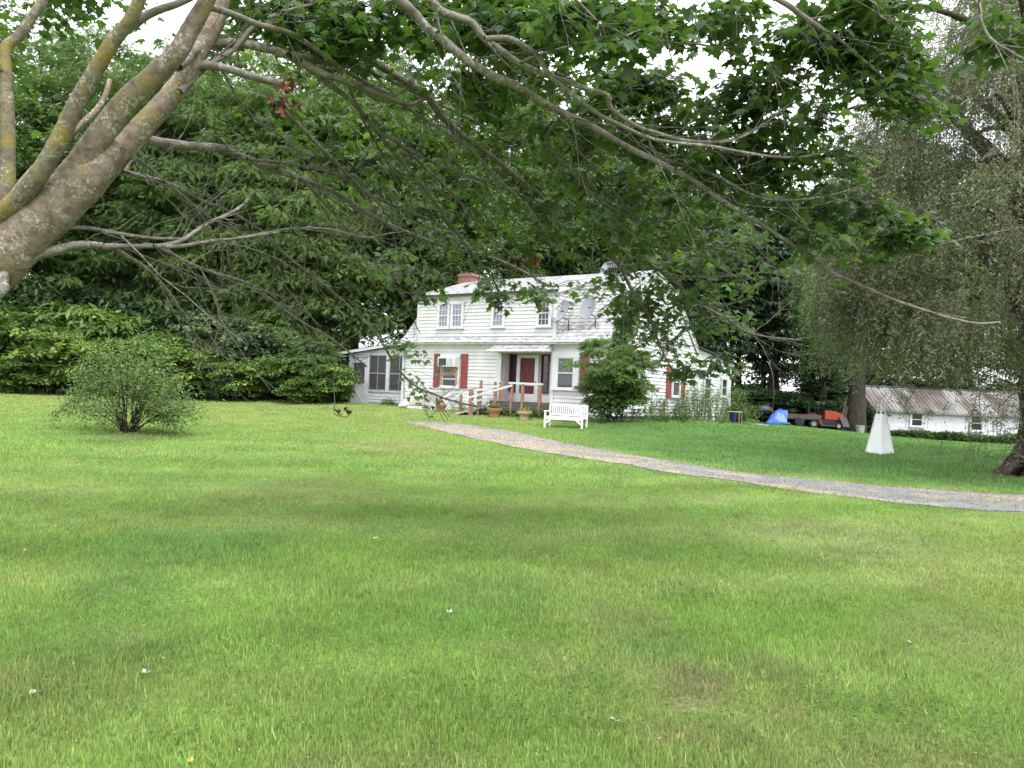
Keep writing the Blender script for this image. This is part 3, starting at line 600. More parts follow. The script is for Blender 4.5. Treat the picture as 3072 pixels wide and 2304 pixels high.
# enclosed side porch
PW = M['white2']; mb = MB()
siding(mb, .10, .66, *rect(-15.1, W0), (0, 1.2, 0), (1, 0, 0), (0, -1, 0)); siding(mb, 2.62, 3.0, lambda z: -16.6+max(0, (z-2.72))*10, lambda z: W0, (0, 1.2, 0), (1, 0, 0), (0, -1, 0))
mb.box(-15.2, W0, 1.21, 1.3, -.5, .7); mb.box(-16.65, W0, 1.21, 1.3, 2.5, 2.70); mb.box(-16.66, -16.45, 1.14, 1.3, -.3, 2.70); mb.box(-15.22, -15.06, 1.14, 1.3, -.3, 2.62)
mb.box(-13.78, -13.55, 1.14, 1.3, .70, 2.62); mb.box(-15.06, W0, 1.12, 1.3, .66, .74); mb.box(-16.65, -16.55, 1.3, 5, -.5, 2.6); mb.box(-12.1, -12.0, 1.14, 1.3, .74, 2.62); mb.box(-16.6, W0, 5, 5.1, -.5, 2.6)
PO = mb.build('side_porch', PW, HS)
for (a, b) in ((-15.05, -14.44), (-14.40, -13.79), (-13.54, -12.9), (-12.86, -12.12)):
    mb = MB(); mb.box(a, b, 1.19, 1.2, .76, 2.6); s = mb.build('screen_panel', M['screen'], PO)
mb = MB()
for (a, b) in ((-15.06, -13.78), (-13.55, -12.1)):
    c = (a+b)/2; mb.box(c-.02, c+.02, 1.15, 1.188, .76, 2.6); mb.box(a, b, 1.155, 1.187, 1.62, 1.68); mb.box(a, a+.04, 1.152, 1.188, .76, 2.6); mb.box(b-.04, b, 1.152, 1.188, .76, 2.6); mb.box(a, b, 1.151, 1.188, .76, .80)
mb.build('screen_frame', M['metal_grey'], PO)
mb = MB(); mb.box(-16.42, -16.3, 1.12, 1.2, -.1, 2.46); mb.box(-15.36, -15.24, 1.12, 1.2, -.1, 2.46); mb.box(-16.3, -15.36, 1.12, 1.2, 2.28, 2.46); mb.box(-16.3, -15.36, 1.13, 1.2, -.1, .98)
for i in range(9):
    mb.box(-16.3+i*.1, -16.22+i*.1, 1.11, 1.19, 2.2, 2.28); mb.box(-16.3+i*.1, -16.22+i*.1, 1.11, 1.19, .98, 1.06)
mb.bar((-16.28, 1.12, .95), (-15.4, 1.12, 0), .015, .05)
PD = mb.build('porch_door', PW, PO)
mb = MB(); mb.box(-16.3, -15.36, 1.195, 1.205, .98, 2.28); mb.build('screen_panel', M['screen'], PD)
mb = MB(); mb.add([(-17.7, .9, 2.66), (W0-.02, .9, 3.40), (W0-.02, 5.4, 3.40), (-17.7, 5.4, 2.66), (-17.7, .9, 2.74), (W0-.02, .9, 3.48), (W0-.02, 5.4, 3.48), (-17.7, 5.4, 2.74)], [(0, 3, 2, 1), (4, 5, 6, 7), (0, 1, 5, 4), (1, 2, 6, 5), (2, 3, 7, 6), (3, 0, 4, 7)])
mb.build('porch_roof', M['shingle_dark'], PO)
mb = MB(); mb.bar((-17.7, .88, 2.62), (W0-.02, .88, 3.36), .03, .14); mb.build('fascia', PW, PO)
# open shelter left of the porch (dark)
mb = MB(); mb.box(-17.9, -16.7, 3.2, 3.3, -.5, 2.6); mb.box(-17.95, -17.85, 1.4, 3.2, -.5, 2.65); mb.box(-17.6, -17.5, 1.35, 1.45, -.5, 2.65); mb.build('wood_shelter', M['grey_wood'], HS)
# meter + pipes
mb = MB(); mb.lathe([(0, -.17), (.10, -.17), (.12, -.05), (.12, .12), (.08, .17), (0, .18)], 14, Matrix.Translation((-11.32, -.18, 2.62))); mb.tube([(-11.32, -.1, 2.45), (-11.32, -.06, 1.2), (-11.3, -.06, .4)], .018, 6); mb.build('electric_meter', M['metal_grey'], HS)
mb = MB(); mb.tube([(-11.6, -.3, .05), (-11.4, -.35, .12), (-10.6, -.35, .1), (-10.2, -.3, .12)], .045, 7); mb.tube([(-10.55, -.15, .0), (-10.55, -.15, .62)], .04, 7); mb.tube([(-10.8, -.15, .0), (-10.8, -.15, .25)], .035, 7)
mb.tube(catmull([(-11.3, -.1, .3), (-11.1, -.12, .15), (-10.9, -.12, .3), (-11.0, -.12, .5), (-11.15, -.12, .4)], 4), .012, 5); mb.build('vent_pipe', M['metal_dark'], HS)
mb = MB(); mb.box(-11.6, -10.0, -.20, -.02, -.3, .07); mb.build('brick_footing', M['brick'], HS)
# cellar bulkhead
mb = MB()
sidep = [(0, -.5), (0, .78), (-.15, .78), (-1.35, .12), (-1.35, -.5)]
for x in (-9.95, -8.30): mb.prism(sidep, x, x+.14, Matrix(((0, 1, 0, 0), (1, 0, 0, 0), (0, 0, 1, 0), (0, 0, 0, 1))))
mb.box(-9.81, -8.30, -1.37, -1.30, -.5, .10); mb.add([(-10.05, -.12, .80), (-9.75, -.12, .80), (-9.85, -1.5, .06), (-10.3, -1.5, .06), (-10.05, -.12, .86), (-9.75, -.12, .86), (-9.85, -1.5, .12), (-10.3, -1.5, .12)], [(0, 3, 2, 1), (4, 5, 6, 7), (0, 1, 5, 4), (1, 2, 6, 5), (2, 3, 7, 6), (3, 0, 4, 7)])
BK = mb.build('cellar_bulkhead', WH, HS)
mb = MB(); mb.add([(-9.8, -.12, .77), (-8.3, -.12, .77), (-8.3, -1.32, .12), (-9.8, -1.32, .12), (-9.8, -.12, .80), (-8.3, -.12, .80), (-8.3, -1.32, .15), (-9.8, -1.32, .15)], [(0, 3, 2, 1), (4, 5, 6, 7), (0, 1, 5, 4), (1, 2, 6, 5), (2, 3, 7, 6), (3, 0, 4, 7)])
mb.build('cellar_door', M['tan_panel'], BK)
def LP(x, y, z=0): return HO+Hx*x+Hy*y+Vector((0, 0, z))
# air conditioner
AC = empty('air_conditioner', LP(-8.36, 0, 2.24), -th, 'white window air conditioner set above wooden braces between the left red shutters', 'air conditioner')
mb = MB(); mb.box(-.52, .52, -.42, -.06, -.22, .25); mb.build('housing', WH, AC, bevel=.015)
mb = MB(); mb.box(-.44, .02, -.435, -.421, -.16, .18); mb.build('grille', M['metal_dark'], AC)
mb = MB(); [mb.box(.10+i*.09, .14+i*.09, -.43, -.421, -.17, .19) for i in range(4)]; mb.build('vent', M['metal_grey'], AC)
# ramp and deck
RP = empty('entry_ramp', LP(-4, -1, 0), -th, 'weathered wooden entry deck with posts, rails and a short ramp to the lawn', 'ramp')
def rb(): b = MB(); b.m = Matrix.Translation((4, 1, 0)); return b
mb = rb()
for i in range(10): mb.box(-4.9, -1.75, -1.58+i*.158, -1.43+i*.158, .44, .48)
mb.build('deck', M['deck_wood'], RP)
A, B, C_, D2 = Vector((-4.9, -.45, .46)), Vector((-4.45, -1.6, .46)), Vector((-6.95, -1.35, -.10)), Vector((-6.2, -2.75, -.22))
mb = rb()
for i in range(14):
    a, b = i/14, (i+.93)/14; q = [A.lerp(C_, a), A.lerp(C_, b), B.lerp(D2, b), B.lerp(D2, a)]
    mb.add([p for p in q]+[p-Vector((0, 0, .05)) for p in q], [(0, 1, 2, 3), (4, 7, 6, 5), (0, 4, 5, 1), (1, 5, 6, 2), (2, 6, 7, 3), (3, 7, 4, 0)])
mb.build('ramp_surface', M['deck_wood'], RP)
mb = rb(); mb.box(-4.75, -3.2, -1.66, -1.60, .16, .55); mb.box(-3.19, -1.6, -1.665, -1.605, .20, .57); mb.bar((-4.0, -1.7, -.25), (-3.1, -1.7, .15), .05, .12); mb.build('fascia', M['grey_wood'], RP)
for (x, y, zb, zt_, w_) in ((-3.62, -1.62, .0, 1.30, .10), (-3.06, -1.62, 0, 1.30, .11), (-2.18, -1.62, 0, 1.30, .12), (-4.45, -1.66, -.2, 1.08, .11), (-5.35, -2.2, -.3, .98, .15), (-6.60, -1.35, -.35, .78, .10),
                       (-5.95, -.75, -.2, 1.42, .10), (-5.25, -.62, -.2, 1.38, .09), (-4.98, -.6, -.2, 1.38, .09), (-5.15, -1.95, -.3, .95, .08)):
    mb = rb(); mb.box(x-w_/2, x+w_/2, y-w_/2, y+w_/2, zb, zt_); mb.build('post', M['raw_wood'], RP)
mb = rb(); mb.lathe([(0, -.2), (.075, -.2), (.075, 1.36), (.05, 1.42), (0, 1.43)], 12, Matrix.Translation((-4.78, -.75, 0))); mb.build('round_post', M['raw_wood'], RP)
for (a, b, w_) in (((-3.75, -1.68, 1.34), (-2.02, -1.68, 1.33), .05), ((-3.55, -1.7, 1.24), (-5.5, -2.32, .60), .06), ((-4.75, -.7, 1.26), (-6.7, -1.42, .74), .05), ((-6.0, -.75, 1.44), (-4.9, -.6, 1.40), .035), ((-4.5, -1.7, .72), (-5.4, -2.25, .42), .05)):
    mb = rb(); mb.bar(a, b, .04, w_+.03); mb.build('rail', M['white2'], RP)
# satellite dishes
def sat(name, foot, cen, face, r, lnb, label):
    e = empty(name, foot, 0, label, 'satellite dish', 'satellite dishes on the farmhouse roof'); rel = Vector(cen)-Vector(foot)
    f = Vector(face).normalized(); x = f.cross(Vector((0, 0, 1))).normalized(); z = x.cross(f)
    Mx = Matrix(((x.x, z.x, f.x, rel.x), (x.y, z.y, f.y, rel.y), (x.z, z.z, f.z, rel.z), (0, 0, 0, 1)))
    mb = MB(); n = 8; prof = [(r*i/n, .22*r*(i/n)**2) for i in range(n+1)]+[(r*1.02, .22*r+.004), (r*1.0, .22*r-.02)]+[(r*i/n, .22*r*(i/n)**2-.015) for i in range(n, -1, -1)]
    mb.lathe([(max(a, .001), b) for a, b in prof], 28, Mx @ Matrix.Diagonal((.88, 1.08, 1, 1))); mb.build('reflector', M['dish'], e, smooth=True)
    L = Vector(lnb)-Vector(foot); low = rel-z*r*.95
    mb = MB(); mb.tube([low-f*.02, L], .017, 6); mb.build('arm', M['metal_grey'], e)
    mb = MB(); d = (rel-L).normalized(); mb.tube([L-d*.05, L+d*.06], .045, 8); mb.bar(L-x*.14, L+x*.14, .05, .06); mb.build('receiver', M['metal_dark'], e)
    mb = MB(); mb.tube([(0, 0, 0), (0, 0, rel.z*.55), rel-f*.05-z*r*.3], .026, 8); mb.bar(rel-f*.03-x*.08, rel-f*.03+x*.08, .05, .16); mb.build('mast', M['metal_dark'], e)
    mb = MB(); 
    for q in ((-.3, -.12), (.3, -.1), (.02, .4)): mb.bar((q[0], q[1], q[1]*.9), (0, 0, rel.z*.33), .022)
    mb.build('brace', M['metal_dark'], e); return e
zr = lambda y: zroof(y)+.07
sat('satellite_dish', LP(-2.12, .35, zr(.35)), LP(-2.42, .25, 4.55), (-.62, -.55, .50), .52, LP(-3.05, -.05, 4.62), 'left satellite dish with its face tipped up, beside the dormer corner')
sat('satellite_dish', LP(-.85, .45, zr(.45)), LP(-1.12, .35, 4.68), (-.80, -.60, .30), .52, LP(-1.85, .0, 4.66), 'satellite dish on the lower roof right of the first, with a long receiver arm')
sat('satellite_dish', LP(-1.15, 2.3, zr(2.3)), LP(-1.2, 2.15, 6.02+.55), (-.35, -.85, .25), .42, LP(-1.5, 1.75, 6.25), 'highest satellite dish, mounted near the roof ridge among maple leaves')
# white bench
def snap(px, py, Y):
    p = at(px, py, Y); return Vector((p.x, p.y, Hf(p.x, p.y)))
p = snap(1697, 1265, 28.6)
BN = empty('garden_bench', p, R(-24), 'white slatted garden bench on the grass beside the entry deck', 'bench')
BL = .76; BN.scale = (.96,)*3
mb = MB(); [mb.box(-BL+.03, BL-.03, -.26+i*.12, -.16+i*.12, .40, .425) for i in range(5)]; mb.build('seat', M['bright_white'], BN)
mb = MB(); mb.box(-BL+.04, BL-.04, .27, .31, .84, .90); mb.box(-BL+.04, BL-.04, .265, .30, .46, .51)
for i in range(17): x = -BL+.10+i*(2*BL-.2)/16; mb.box(x-.02, x+.02, .275, .295, .51, .84)
mb.build('backrest', M['bright_white'], BN)
for x in (-BL, BL):
    mb = MB(); mb.box(x-.03, x+.03, .25, .31, -.04, .90); mb.build('leg', M['bright_white'], BN)
    mb = MB(); mb.box(x-.03, x+.03, -.30, -.24, -.04, .60); mb.build('leg', M['bright_white'], BN)
    mb = MB(); mb.box(x-.04, x+.04, -.34, .25, .601, .635); mb.build('armrest', M['bright_white'], BN)
mb = MB(); mb.box(-BL+.03, BL-.03, -.285, -.255, .30, .39); mb.bar((-BL+.03, -.27, .16), (-BL+.25, -.27, .32), .03, .06); mb.bar((BL-.03, -.27, .16), (BL-.25, -.27, .32), .03, .06); mb.box(-BL-.02, -BL+.02, -.24, .25, .36, .41); mb.box(BL-.02, BL+.02, -.24, .25, .36, .41)
mb.build('apron', M['bright_white'], BN)
# flower pots
def pot(px, py, Y, r, h, mat, label, leaves=0, flower=False, wide=1.0):
    p = snap(px, py, Y); e = empty('flower_pot', p, 0, label, 'flower pot')
    mb = MB(); mb.lathe([(0, -.02), (r*.62, -.02), (r*.70*wide, h*.35), (r*.92, h*.72), (r, h*.74), (r*1.02, h), (r*.9, h), (r*.86, h*.9), (0, h*.88)], 22); mb.build('pot', mat, e, smooth=False)
    if leaves:
        n = leaves; az = rng.random(n)*6.28; P = np.stack([rng.normal(0, r*.35, n), rng.normal(0, r*.35, n), np.full(n, h*.9)+rng.random(n)*.15], 1)
        D = np.stack([np.cos(az)*.7, np.sin(az)*.7, rng.uniform(.2, 1.3, n)], 1); V, Fa = place(LEAF_T, LEAF_F, P, D, np.tile([0, 0, 1.], (n, 1))+rng.normal(0, .3, (n, 3)), rng.uniform(.10, .22, n), .04)
        npmesh('foliage', V, Fa, M['weed_leaf'], e, tint=np.repeat(rng.uniform(.3, 1, n), 4))
    if flower:
        n = 40; az = rng.random(n)*6.28; P = np.stack([np.cos(az)*r*.6*rng.random(n), np.sin(az)*r*.6*rng.random(n), np.full(n, h*.95)+rng.random(n)*.10], 1)
        V, Fa = place(LEAF_T, LEAF_F, P, rng.normal(0, 1, (n, 3)), np.tile([0, 0, 1.], (n, 1))+rng.normal(0, .5, (n, 3)), .09, .08); npmesh('blossom', V, Fa, M['yellow_flower'], e, tint=np.zeros(len(V)))
pot(1322, 1240, 35.2, .27, .32, M['terracotta'], 'terracotta pot on the grass in front of the cellar door', 10)
pot(1483, 1258, 32.3, .32, .38, M['terracotta'], 'banded terracotta pot with green plant at the foot of the ramp', 130)
pot(1573, 1255, 31.3, .32, .34, M['stone_pot'], 'wide shallow planter with faded yellow blossoms under the deck', 30, True, .8)
pot(1548, 1243, 33.0, .14, .14, M['concrete'], 'small grey pot in the shade below the entry deck')
#@@TREES
# ------------------------------------------------------------------ shed
def Hz(x, y): return Vector((x, y, Hf(x, y)))
SY = 53.5
a = at(2637, 1300, SY); b = at(3075, 1300, SY); sx0, sx1 = a.x, b.x+1.2
sg = Hf((sx0+sx1)/2, SY)
SH = empty('garden_shed', (sx0, SY, sg), 0, 'long low white shed with ribbed rusty metal roof behind the willow', 'shed')
SW_ = sx1-sx0; ez = at(2640, 1222, SY).z-sg; SD = 5.0; rz_ = at(2700, 1163, SY+SD/2).z-sg
mb = MB(); siding(mb, .0, ez, *rect(0, SW_), (0, 0, 0), (1, 0, 0), (0, -1, 0), .12, .025); mb.box(0, SW_, .01, .1, -.5, ez); mb.box(0, .1, .1, SD, -.5, ez); mb.box(SW_-.1, SW_, .1, SD, -.5, ez); mb.box(0, SW_, SD-.1, SD, -.5, ez)
mb.add([(0.02, 0, ez), (0.02, SD, ez), (0.02, SD/2, rz_-.1)], [(0, 1, 2)]); mb.add([(SW_-.02, 0, ez), (SW_-.02, SD, ez), (SW_-.02, SD/2, rz_-.1)], [(0, 1, 2)])
mb.box(-.03, .12, -.04, -.002, -.3, ez); mb.build('wall', M['shed_white'], SH)
def metalroof():
    m, nt, out = newmat('rusty_ribbed_roof'); b = N(nt, 'BsdfPrincipled'); nt.links.new(b.outputs[0], out.inputs[0]); b.inputs['Roughness'].default_value = .7
    tc = N(nt, 'TexCoord'); mp = N(nt, 'Mapping'); mp.inputs['Scale'].default_value = (1.1, .25, .4); nt.links.new(tc.outputs['Object'], mp.inputs[0])
    nz = N(nt, 'TexNoise'); nz.inputs['Scale'].default_value = .9; nz.inputs['Detail'].default_value = 7; nt.links.new(mp.outputs[0], nz.inputs['Vector'])
    r = ramp(nt, [(.40, (.24, .24, .235)), (.50, (.155, .138, .13)), (.60, (.085, .068, .058))]); nt.links.new(nz.outputs['Fac'], r.inputs[0]); nt.links.new(r.outputs[0], b.inputs['Base Color']); return m
MR = metalroof(); mb = MB()
x = -.5
sl_ = (rz_-ez)/(SD/2)
def rib(x0, x1, lift):
    for s in (0, 1):
        y0, y1 = (-.35, SD/2) if s == 0 else (SD+.35, SD/2); z0 = ez-.35*sl_+.02; z1 = rz_
        mb.add([(x0, y0, z0+lift), (x1, y0, z0+lift), (x1, y1, z1+lift), (x0, y1, z1+lift)], [(0, 1, 2, 3)])
        if lift: mb.add([(x0, y0, z0), (x0, y0, z0+lift), (x0, y1, z1+lift), (x0, y1, z1), (x1, y0, z0), (x1, y0, z0+lift), (x1, y1, z1+lift), (x1, y1, z1)], [(0, 1, 2, 3), (4, 5, 6, 7)])
while x < SW_+.4: rib(x, x+.24, 0); rib(x+.24, x+.29, .035); x += .29
mb.box(-.5, SW_+.4, SD/2-.12, SD/2+.12, rz_+.036, rz_+.07); mb.box(-.5, SW_+.4, -.37, -.352, ez-.35*sl_-.1, ez-.35*sl_+.03)
mb.build('roof', MR, SH)
for (px0, px1, py0, py1) in ((2732, 2766, 1240, 1277), (2910, 2945, 1249, 1290)):
    p = at(px0, py1, SY); q = at(px1, py0, SY); window(p.x-sx0, q.x-sx0, p.z-sg, q.z-sg, 0, .12, pane='glass_dark', parent=SH, frame=M['shed_white'])
# debris on roof: fallen willow limb
mb = MB(); 
for k in range(5): 
    p0 = Vector((7.5+random.uniform(-.8, .8), .9+random.uniform(-.3, .3), ez+.65+.12*k)); mb.tube([p0, p0+Vector((.9, .1, .05)), p0+Vector((1.9, -.1, .15+random.uniform(-.1, .2)))], .035, 5)
mb.m = Matrix.Translation((sx0-.6, SY, sg)); tag(mb.build('fallen_branch', M['willow_bark']), 'broken grey limb lying across the shed roof', 'branch')
# ------------------------------------------------------------------ white lawn windmill base
bl_ = ground(2611, 1358); br_ = ground(2692, 1366); c = (bl_+br_)/2; Wd = (br_-bl_).length
OB = empty('windmill_base', (c.x, c.y+.25, Hf(c.x, c.y+.25)), R(28), 'white tapered four sided windmill base standing alone on the lawn', 'lawn ornament')
ht = at(2657, 1246, c.y+.25).z-Hf(c.x, c.y); s0 = Wd/2/1.35; s1 = s0*.36
for k in range(4):
    mb = MB(); mb.m = Matrix.Rotation(R(90*k), 4, 'Z')
    mb.add([(-s0, -s0, -.05), (s0, -s0, -.05), (s1, -s1, ht), (-s1, -s1, ht), (-s0, -s0+.02, -.05), (s0, -s0+.02, -.05), (s1, -s1+.02, ht), (-s1, -s1+.02, ht)], [(0, 1, 2, 3), (7, 6, 5, 4), (3, 2, 6, 7)])
    mb.bar((s0+.004, -s0-.004, -.05), (s1+.004, -s1-.004, ht), .022)
    mb.build('side_panel', M['bright_white'], OB)
tp = at(2657, 1212, c.y+.25).z-Hf(c.x, c.y)
mb = MB(); mb.box(-s1-.01, s1+.01, -s1-.01, s1+.01, ht, ht+.018); mb.build('cap', M['bright_white'], OB)
for (i, j) in ((-1, -1), (1, -1), (1, 1), (-1, 1)):
    mb = MB(); mb.bar((i*s1*.8, j*s1*.8, ht), (i*s1*.6, j*s1*.6, tp+.1), .018); mb.build('post', M['bright_white'], OB)
# ------------------------------------------------------------------ things left by the dark tree
JY = 47.5
def J(px, py, Y=JY): p = at(px, py, Y); return Vector((p.x, p.y, Hf(p.x, p.y)))
# tarp over a mound
p = J(2318, 1275, 46); e = p; n1, n2 = 26, 16; V = []
for i in range(n1):
    for j in range(n2):
        u = i/(n1-1); v = j/(n2-1); x = (-1.25+2.2*u)*.75+.55*v; z = (.92*float(sst(0, .5, u))+.05*math.sin(11*u))*float(sst(0, .75, v))+.04*abs(math.sin(13*u+7*v)+math.sin(5*u-9*v)); y = -.75+1.3*v
        V.append((x, y, max(z-.03, .01)+.06))
I = np.arange(n1*n2).reshape(n1, n2); Q = np.stack([I[:-1, :-1], I[1:, :-1], I[1:, 1:], I[:-1, 1:]], -1).reshape(-1, 4)
o = npmesh('tarp', V, Q, M['blue_tarp'], smooth=True); o.location = p; o.scale = (.85, .85, .9); tag(o, 'crumpled blue tarp draped over a pile at the wood edge', 'tarp')
# planks / trailer
p = J(2390, 1275); TR = empty('utility_trailer', p, R(-8), 'low rusty wooden flat trailer between blue tarp and red mower', 'trailer')
mb = MB(); [mb.box(-1.3, 1.3, -.6+i*.2, -.42+i*.2, .42, .46) for i in range(6)]; mb.build('bed', M['grey_wood'], TR)
mb = MB(); mb.box(-1.3, 1.3, -.62, -.58, .47, .72); mb.box(-1.3, 1.3, .58, .62, .47, .72); mb.box(-1.32, -1.28, -.58, .58, .47, .72); mb.build('side_board', M['grey_wood'], TR)
for s in (-.7, .7): mb = MB(); mb.lathe([(0, -.08), (.2, -.08), (.28, -.06), (.28, .06), (.2, .08), (0, .08)], 18, Matrix.Translation((0, s, .26)) @ Matrix.Rotation(R(90), 4, 'X')); mb.build('wheel', M['black'], TR)
mb = MB(); mb.bar((1.3, 0, .4), (2.2, 0, .3), .07); mb.build('drawbar', M['metal_dark'], TR)
# riding mower (faces right)
p = J(2470, 1283); RM = empty('riding_mower', p, R(-10), 'old red riding mower parked beside the trailer under dark trees', 'mower'); RM.scale = (1.25,)*3; RM.location.z += .06
def wheel(x, y, r, w_):
    mb = MB(); mb.lathe([(r*.5, -w_), (r*.85, -w_), (r, -w_*.6), (r, w_*.6), (r*.85, w_), (r*.5, w_)], 20, Matrix.Translation((x, y, r)) @ Matrix.Rotation(R(90), 4, 'X')); o = mb.build('tyre', M['black'])
    mb = MB(); mb.lathe([(0, -w_*.8), (r*.5, -w_*.9), (r*.52, 0), (r*.5, w_*.9), (0, w_*.8)], 16, Matrix.Translation((x, y, r)) @ Matrix.Rotation(R(90), 4, 'X')); h = mb.build('wheel', M['metal_grey'], RM); o.parent = h
for y in (-.42, .42): wheel(-.55, y, .24, .11); wheel(.62, y, .17, .07)
mb = MB(); mb.prism([(.0, .45), (.0, .86), (.12, .90), (.55, .84), (.88, .68), (.90, .42)], -.24, .24); mb.build('hood', M['red'], RM, bevel=.03)
mb = MB(); mb.prism([(-.90, .56), (-.86, .68), (-.35, .68), (-.22, .34), (-.08, .22), (.05, .22), (.05, .17), (-.14, .17), (-.30, .30), (-.42, .56)], -.46, -.24); mb.prism([(-.90, .56), (-.86, .68), (-.35, .68), (-.22, .34), (-.08, .22), (.05, .22), (.05, .17), (-.14, .17), (-.30, .30), (-.42, .56)], .24, .46); mb.box(-.85, -.35, -.24, .24, .56, .67); mb.build('fender', M['red'], RM)
mb = MB(); mb.box(-.72, -.38, -.2, .2, .68, .76); mb.box(-.80, -.70, -.2, .2, .70, 1.05); mb.build('seat', M['black'], RM, bevel=.02)
mb = MB(); mb.tube([(.02, 0, .75), (-.12, 0, 1.0)], .02, 6); mb.lathe([(.13, -.012), (.15, 0), (.13, .012), (.11, 0), (.13, -.012)], 18, Matrix.Translation((-.13, 0, 1.02)) @ Matrix.Rotation(R(-30), 4, 'Y')); mb.build('steering_wheel', M['black'], RM)
mb = MB(); mb.box(-.35, .85, -.16, .16, .24, .44); mb.box(-.25, .45, -.5, .5, .12, .22); mb.build('mower_deck', M['metal_dark'], RM)
# ladder leaning
p = J(2478, 1262, 49.5); LD = empty('ladder', p, R(5), 'white ladder leaning upright behind the red mower', 'ladder'); tz = at(2466, 1206, 49.5).z-p.z
for s in (-.2, .2): mb = MB(); mb.bar((s+.1, 0, -.05), (s-.18, .45, tz), .05, .08); mb.build('rail', M['ladder'], LD)
for i in range(7): f = (i+.6)/7.4; mb = MB(); mb.bar((-.2+.1-.28*f, .45*f, tz*f), (.2+.1-.28*f, .45*f, tz*f), .06, .07); mb.build('rung', M['ladder'], LD)
# boards leaning on trunk
for (x0, y0, x1, y1, lb) in ((2518, 1262, 2541, 1193, 'longer grey board leaning against the dark tree trunk'), (2527, 1262, 2545, 1208, 'shorter grey board leaning against the dark tree trunk')):
    a_ = J(x0, y0, 47.2); b_ = at(x1, y1, 48.2); mb = MB(); mb.bar((0, 0, 0), b_-a_, .10, .05); o = mb.build('leaning_board', M['grey_wood']); o.location = a_; tag(o, lb, 'board')
p = J(2533, 1280, 46.8); WB = empty('wheelbarrow', p, R(20), 'grey wheelbarrow tipped up beside the dark tree trunk', 'wheelbarrow'); WB.scale = (.8,)*3
mb = MB(); mb.add([(-.3, -.25, .45), (.3, -.25, .45), (.35, .15, 1.15), (-.35, .15, 1.15), (-.22, .0, .4), (.22, .0, .4), (.22, .35, 1.0), (-.22, .35, 1.0)], [(0, 1, 2, 3), (0, 4, 5, 1), (1, 5, 6, 2), (2, 6, 7, 3), (3, 7, 4, 0), (4, 7, 6, 5)]); mb.build('tray', M['metal_dark'], WB)
mb = MB(); mb.lathe([(0, -.04), (.14, -.04), (.18, 0), (.14, .04), (0, .04)], 16, Matrix.Translation((0, -.1, .18)) @ Matrix.Rotation(R(90), 4, 'Y')); mb.build('wheel', M['black'], WB)
for s in (-.2, .2): mb = MB(); mb.tube([(s*.3, -.1, .18), (s, .1, .5), (s*1.2, .45, 1.2)], .02, 6); mb.build('handle', M['metal_dark'], WB)
def lathe_thing(name, prof, mat, loc, label, cat_):
    mb = MB(); mb.lathe(prof, 20); o = mb.build(name, mat); o.location = loc; return tag(o, label, cat_)
lathe_thing('bucket', [(0, 0), (.22, 0), (.28, .62), (.26, .62), (.2, .03), (0, .03)], M['metal_grey'], J(2580, 1283, 47), 'grey metal tub at the foot of the dark tree', 'tub')
p = J(2293, 1262, 47.5); BQ = empty('grill', p, 0, 'dark barbecue grill at the wood edge left of the blue tarp', 'grill')
mb = MB(); mb.lathe([(0, .55), (.3, .6), (.42, .78), (.42, .82), (.36, 1.0), (.15, 1.1), (0, 1.12)], 18, Matrix.Diagonal((1.2, .7, 1, 1))); mb.build('lid', M['metal_dark'], BQ, smooth=True)
mb = MB(); mb.box(-.75, .75, -.25, .25, .74, .78); mb.build('shelf', M['metal_dark'], BQ)
for (i, j) in ((-.45, -.2), (.45, -.2), (.45, .2), (-.45, .2)): mb = MB(); mb.box(i-.02, i+.02, j-.02, j+.02, 0, .74); mb.build('leg', M['metal_dark'], BQ)
# bin + table at the corner of the house
p = snap(2203, 1293, 37.5); TB = empty('side_table', p, R(-35), 'small white topped table by the rear corner weeds', 'table'); TB.scale = (.75,)*3
mb = MB(); mb.box(-.42, .42, -.3, .3, .72, .77); mb.build('table_top', M['white2'], TB, bevel=.01)
for (i, j) in ((-.36, -.25), (.36, -.25), (.36, .25), (-.36, .25)): mb = MB(); mb.box(i-.025, i+.025, j-.025, j+.025, -.05, .72); mb.build('leg', M['plywood'], TB)
mb = MB(); mb.lathe([(0, 0), (.15, 0), (.19, .6), (.20, .6), (.20, .63), (.17, .63), (.14, .03), (0, .03)], 18); o = mb.build('waste_bin', M['blue']); o.location = snap(2198, 1296, 37.2); tag(o, 'dark blue bin tucked under the small table', 'bin'); o.scale = (.8,)*3
for (px, py, lb) in ((2279, 1297, 'left of two white bowls lying on the far lawn'), (2291, 1295, 'right of two white bowls lying on the far lawn')):
    lathe_thing('bowl', [(0, .0), (.10, 0), (.19, .12), (.175, .12), (.09, .02), (0, .02)], M['white'], snap(px, py, 33), lb, 'bowl')

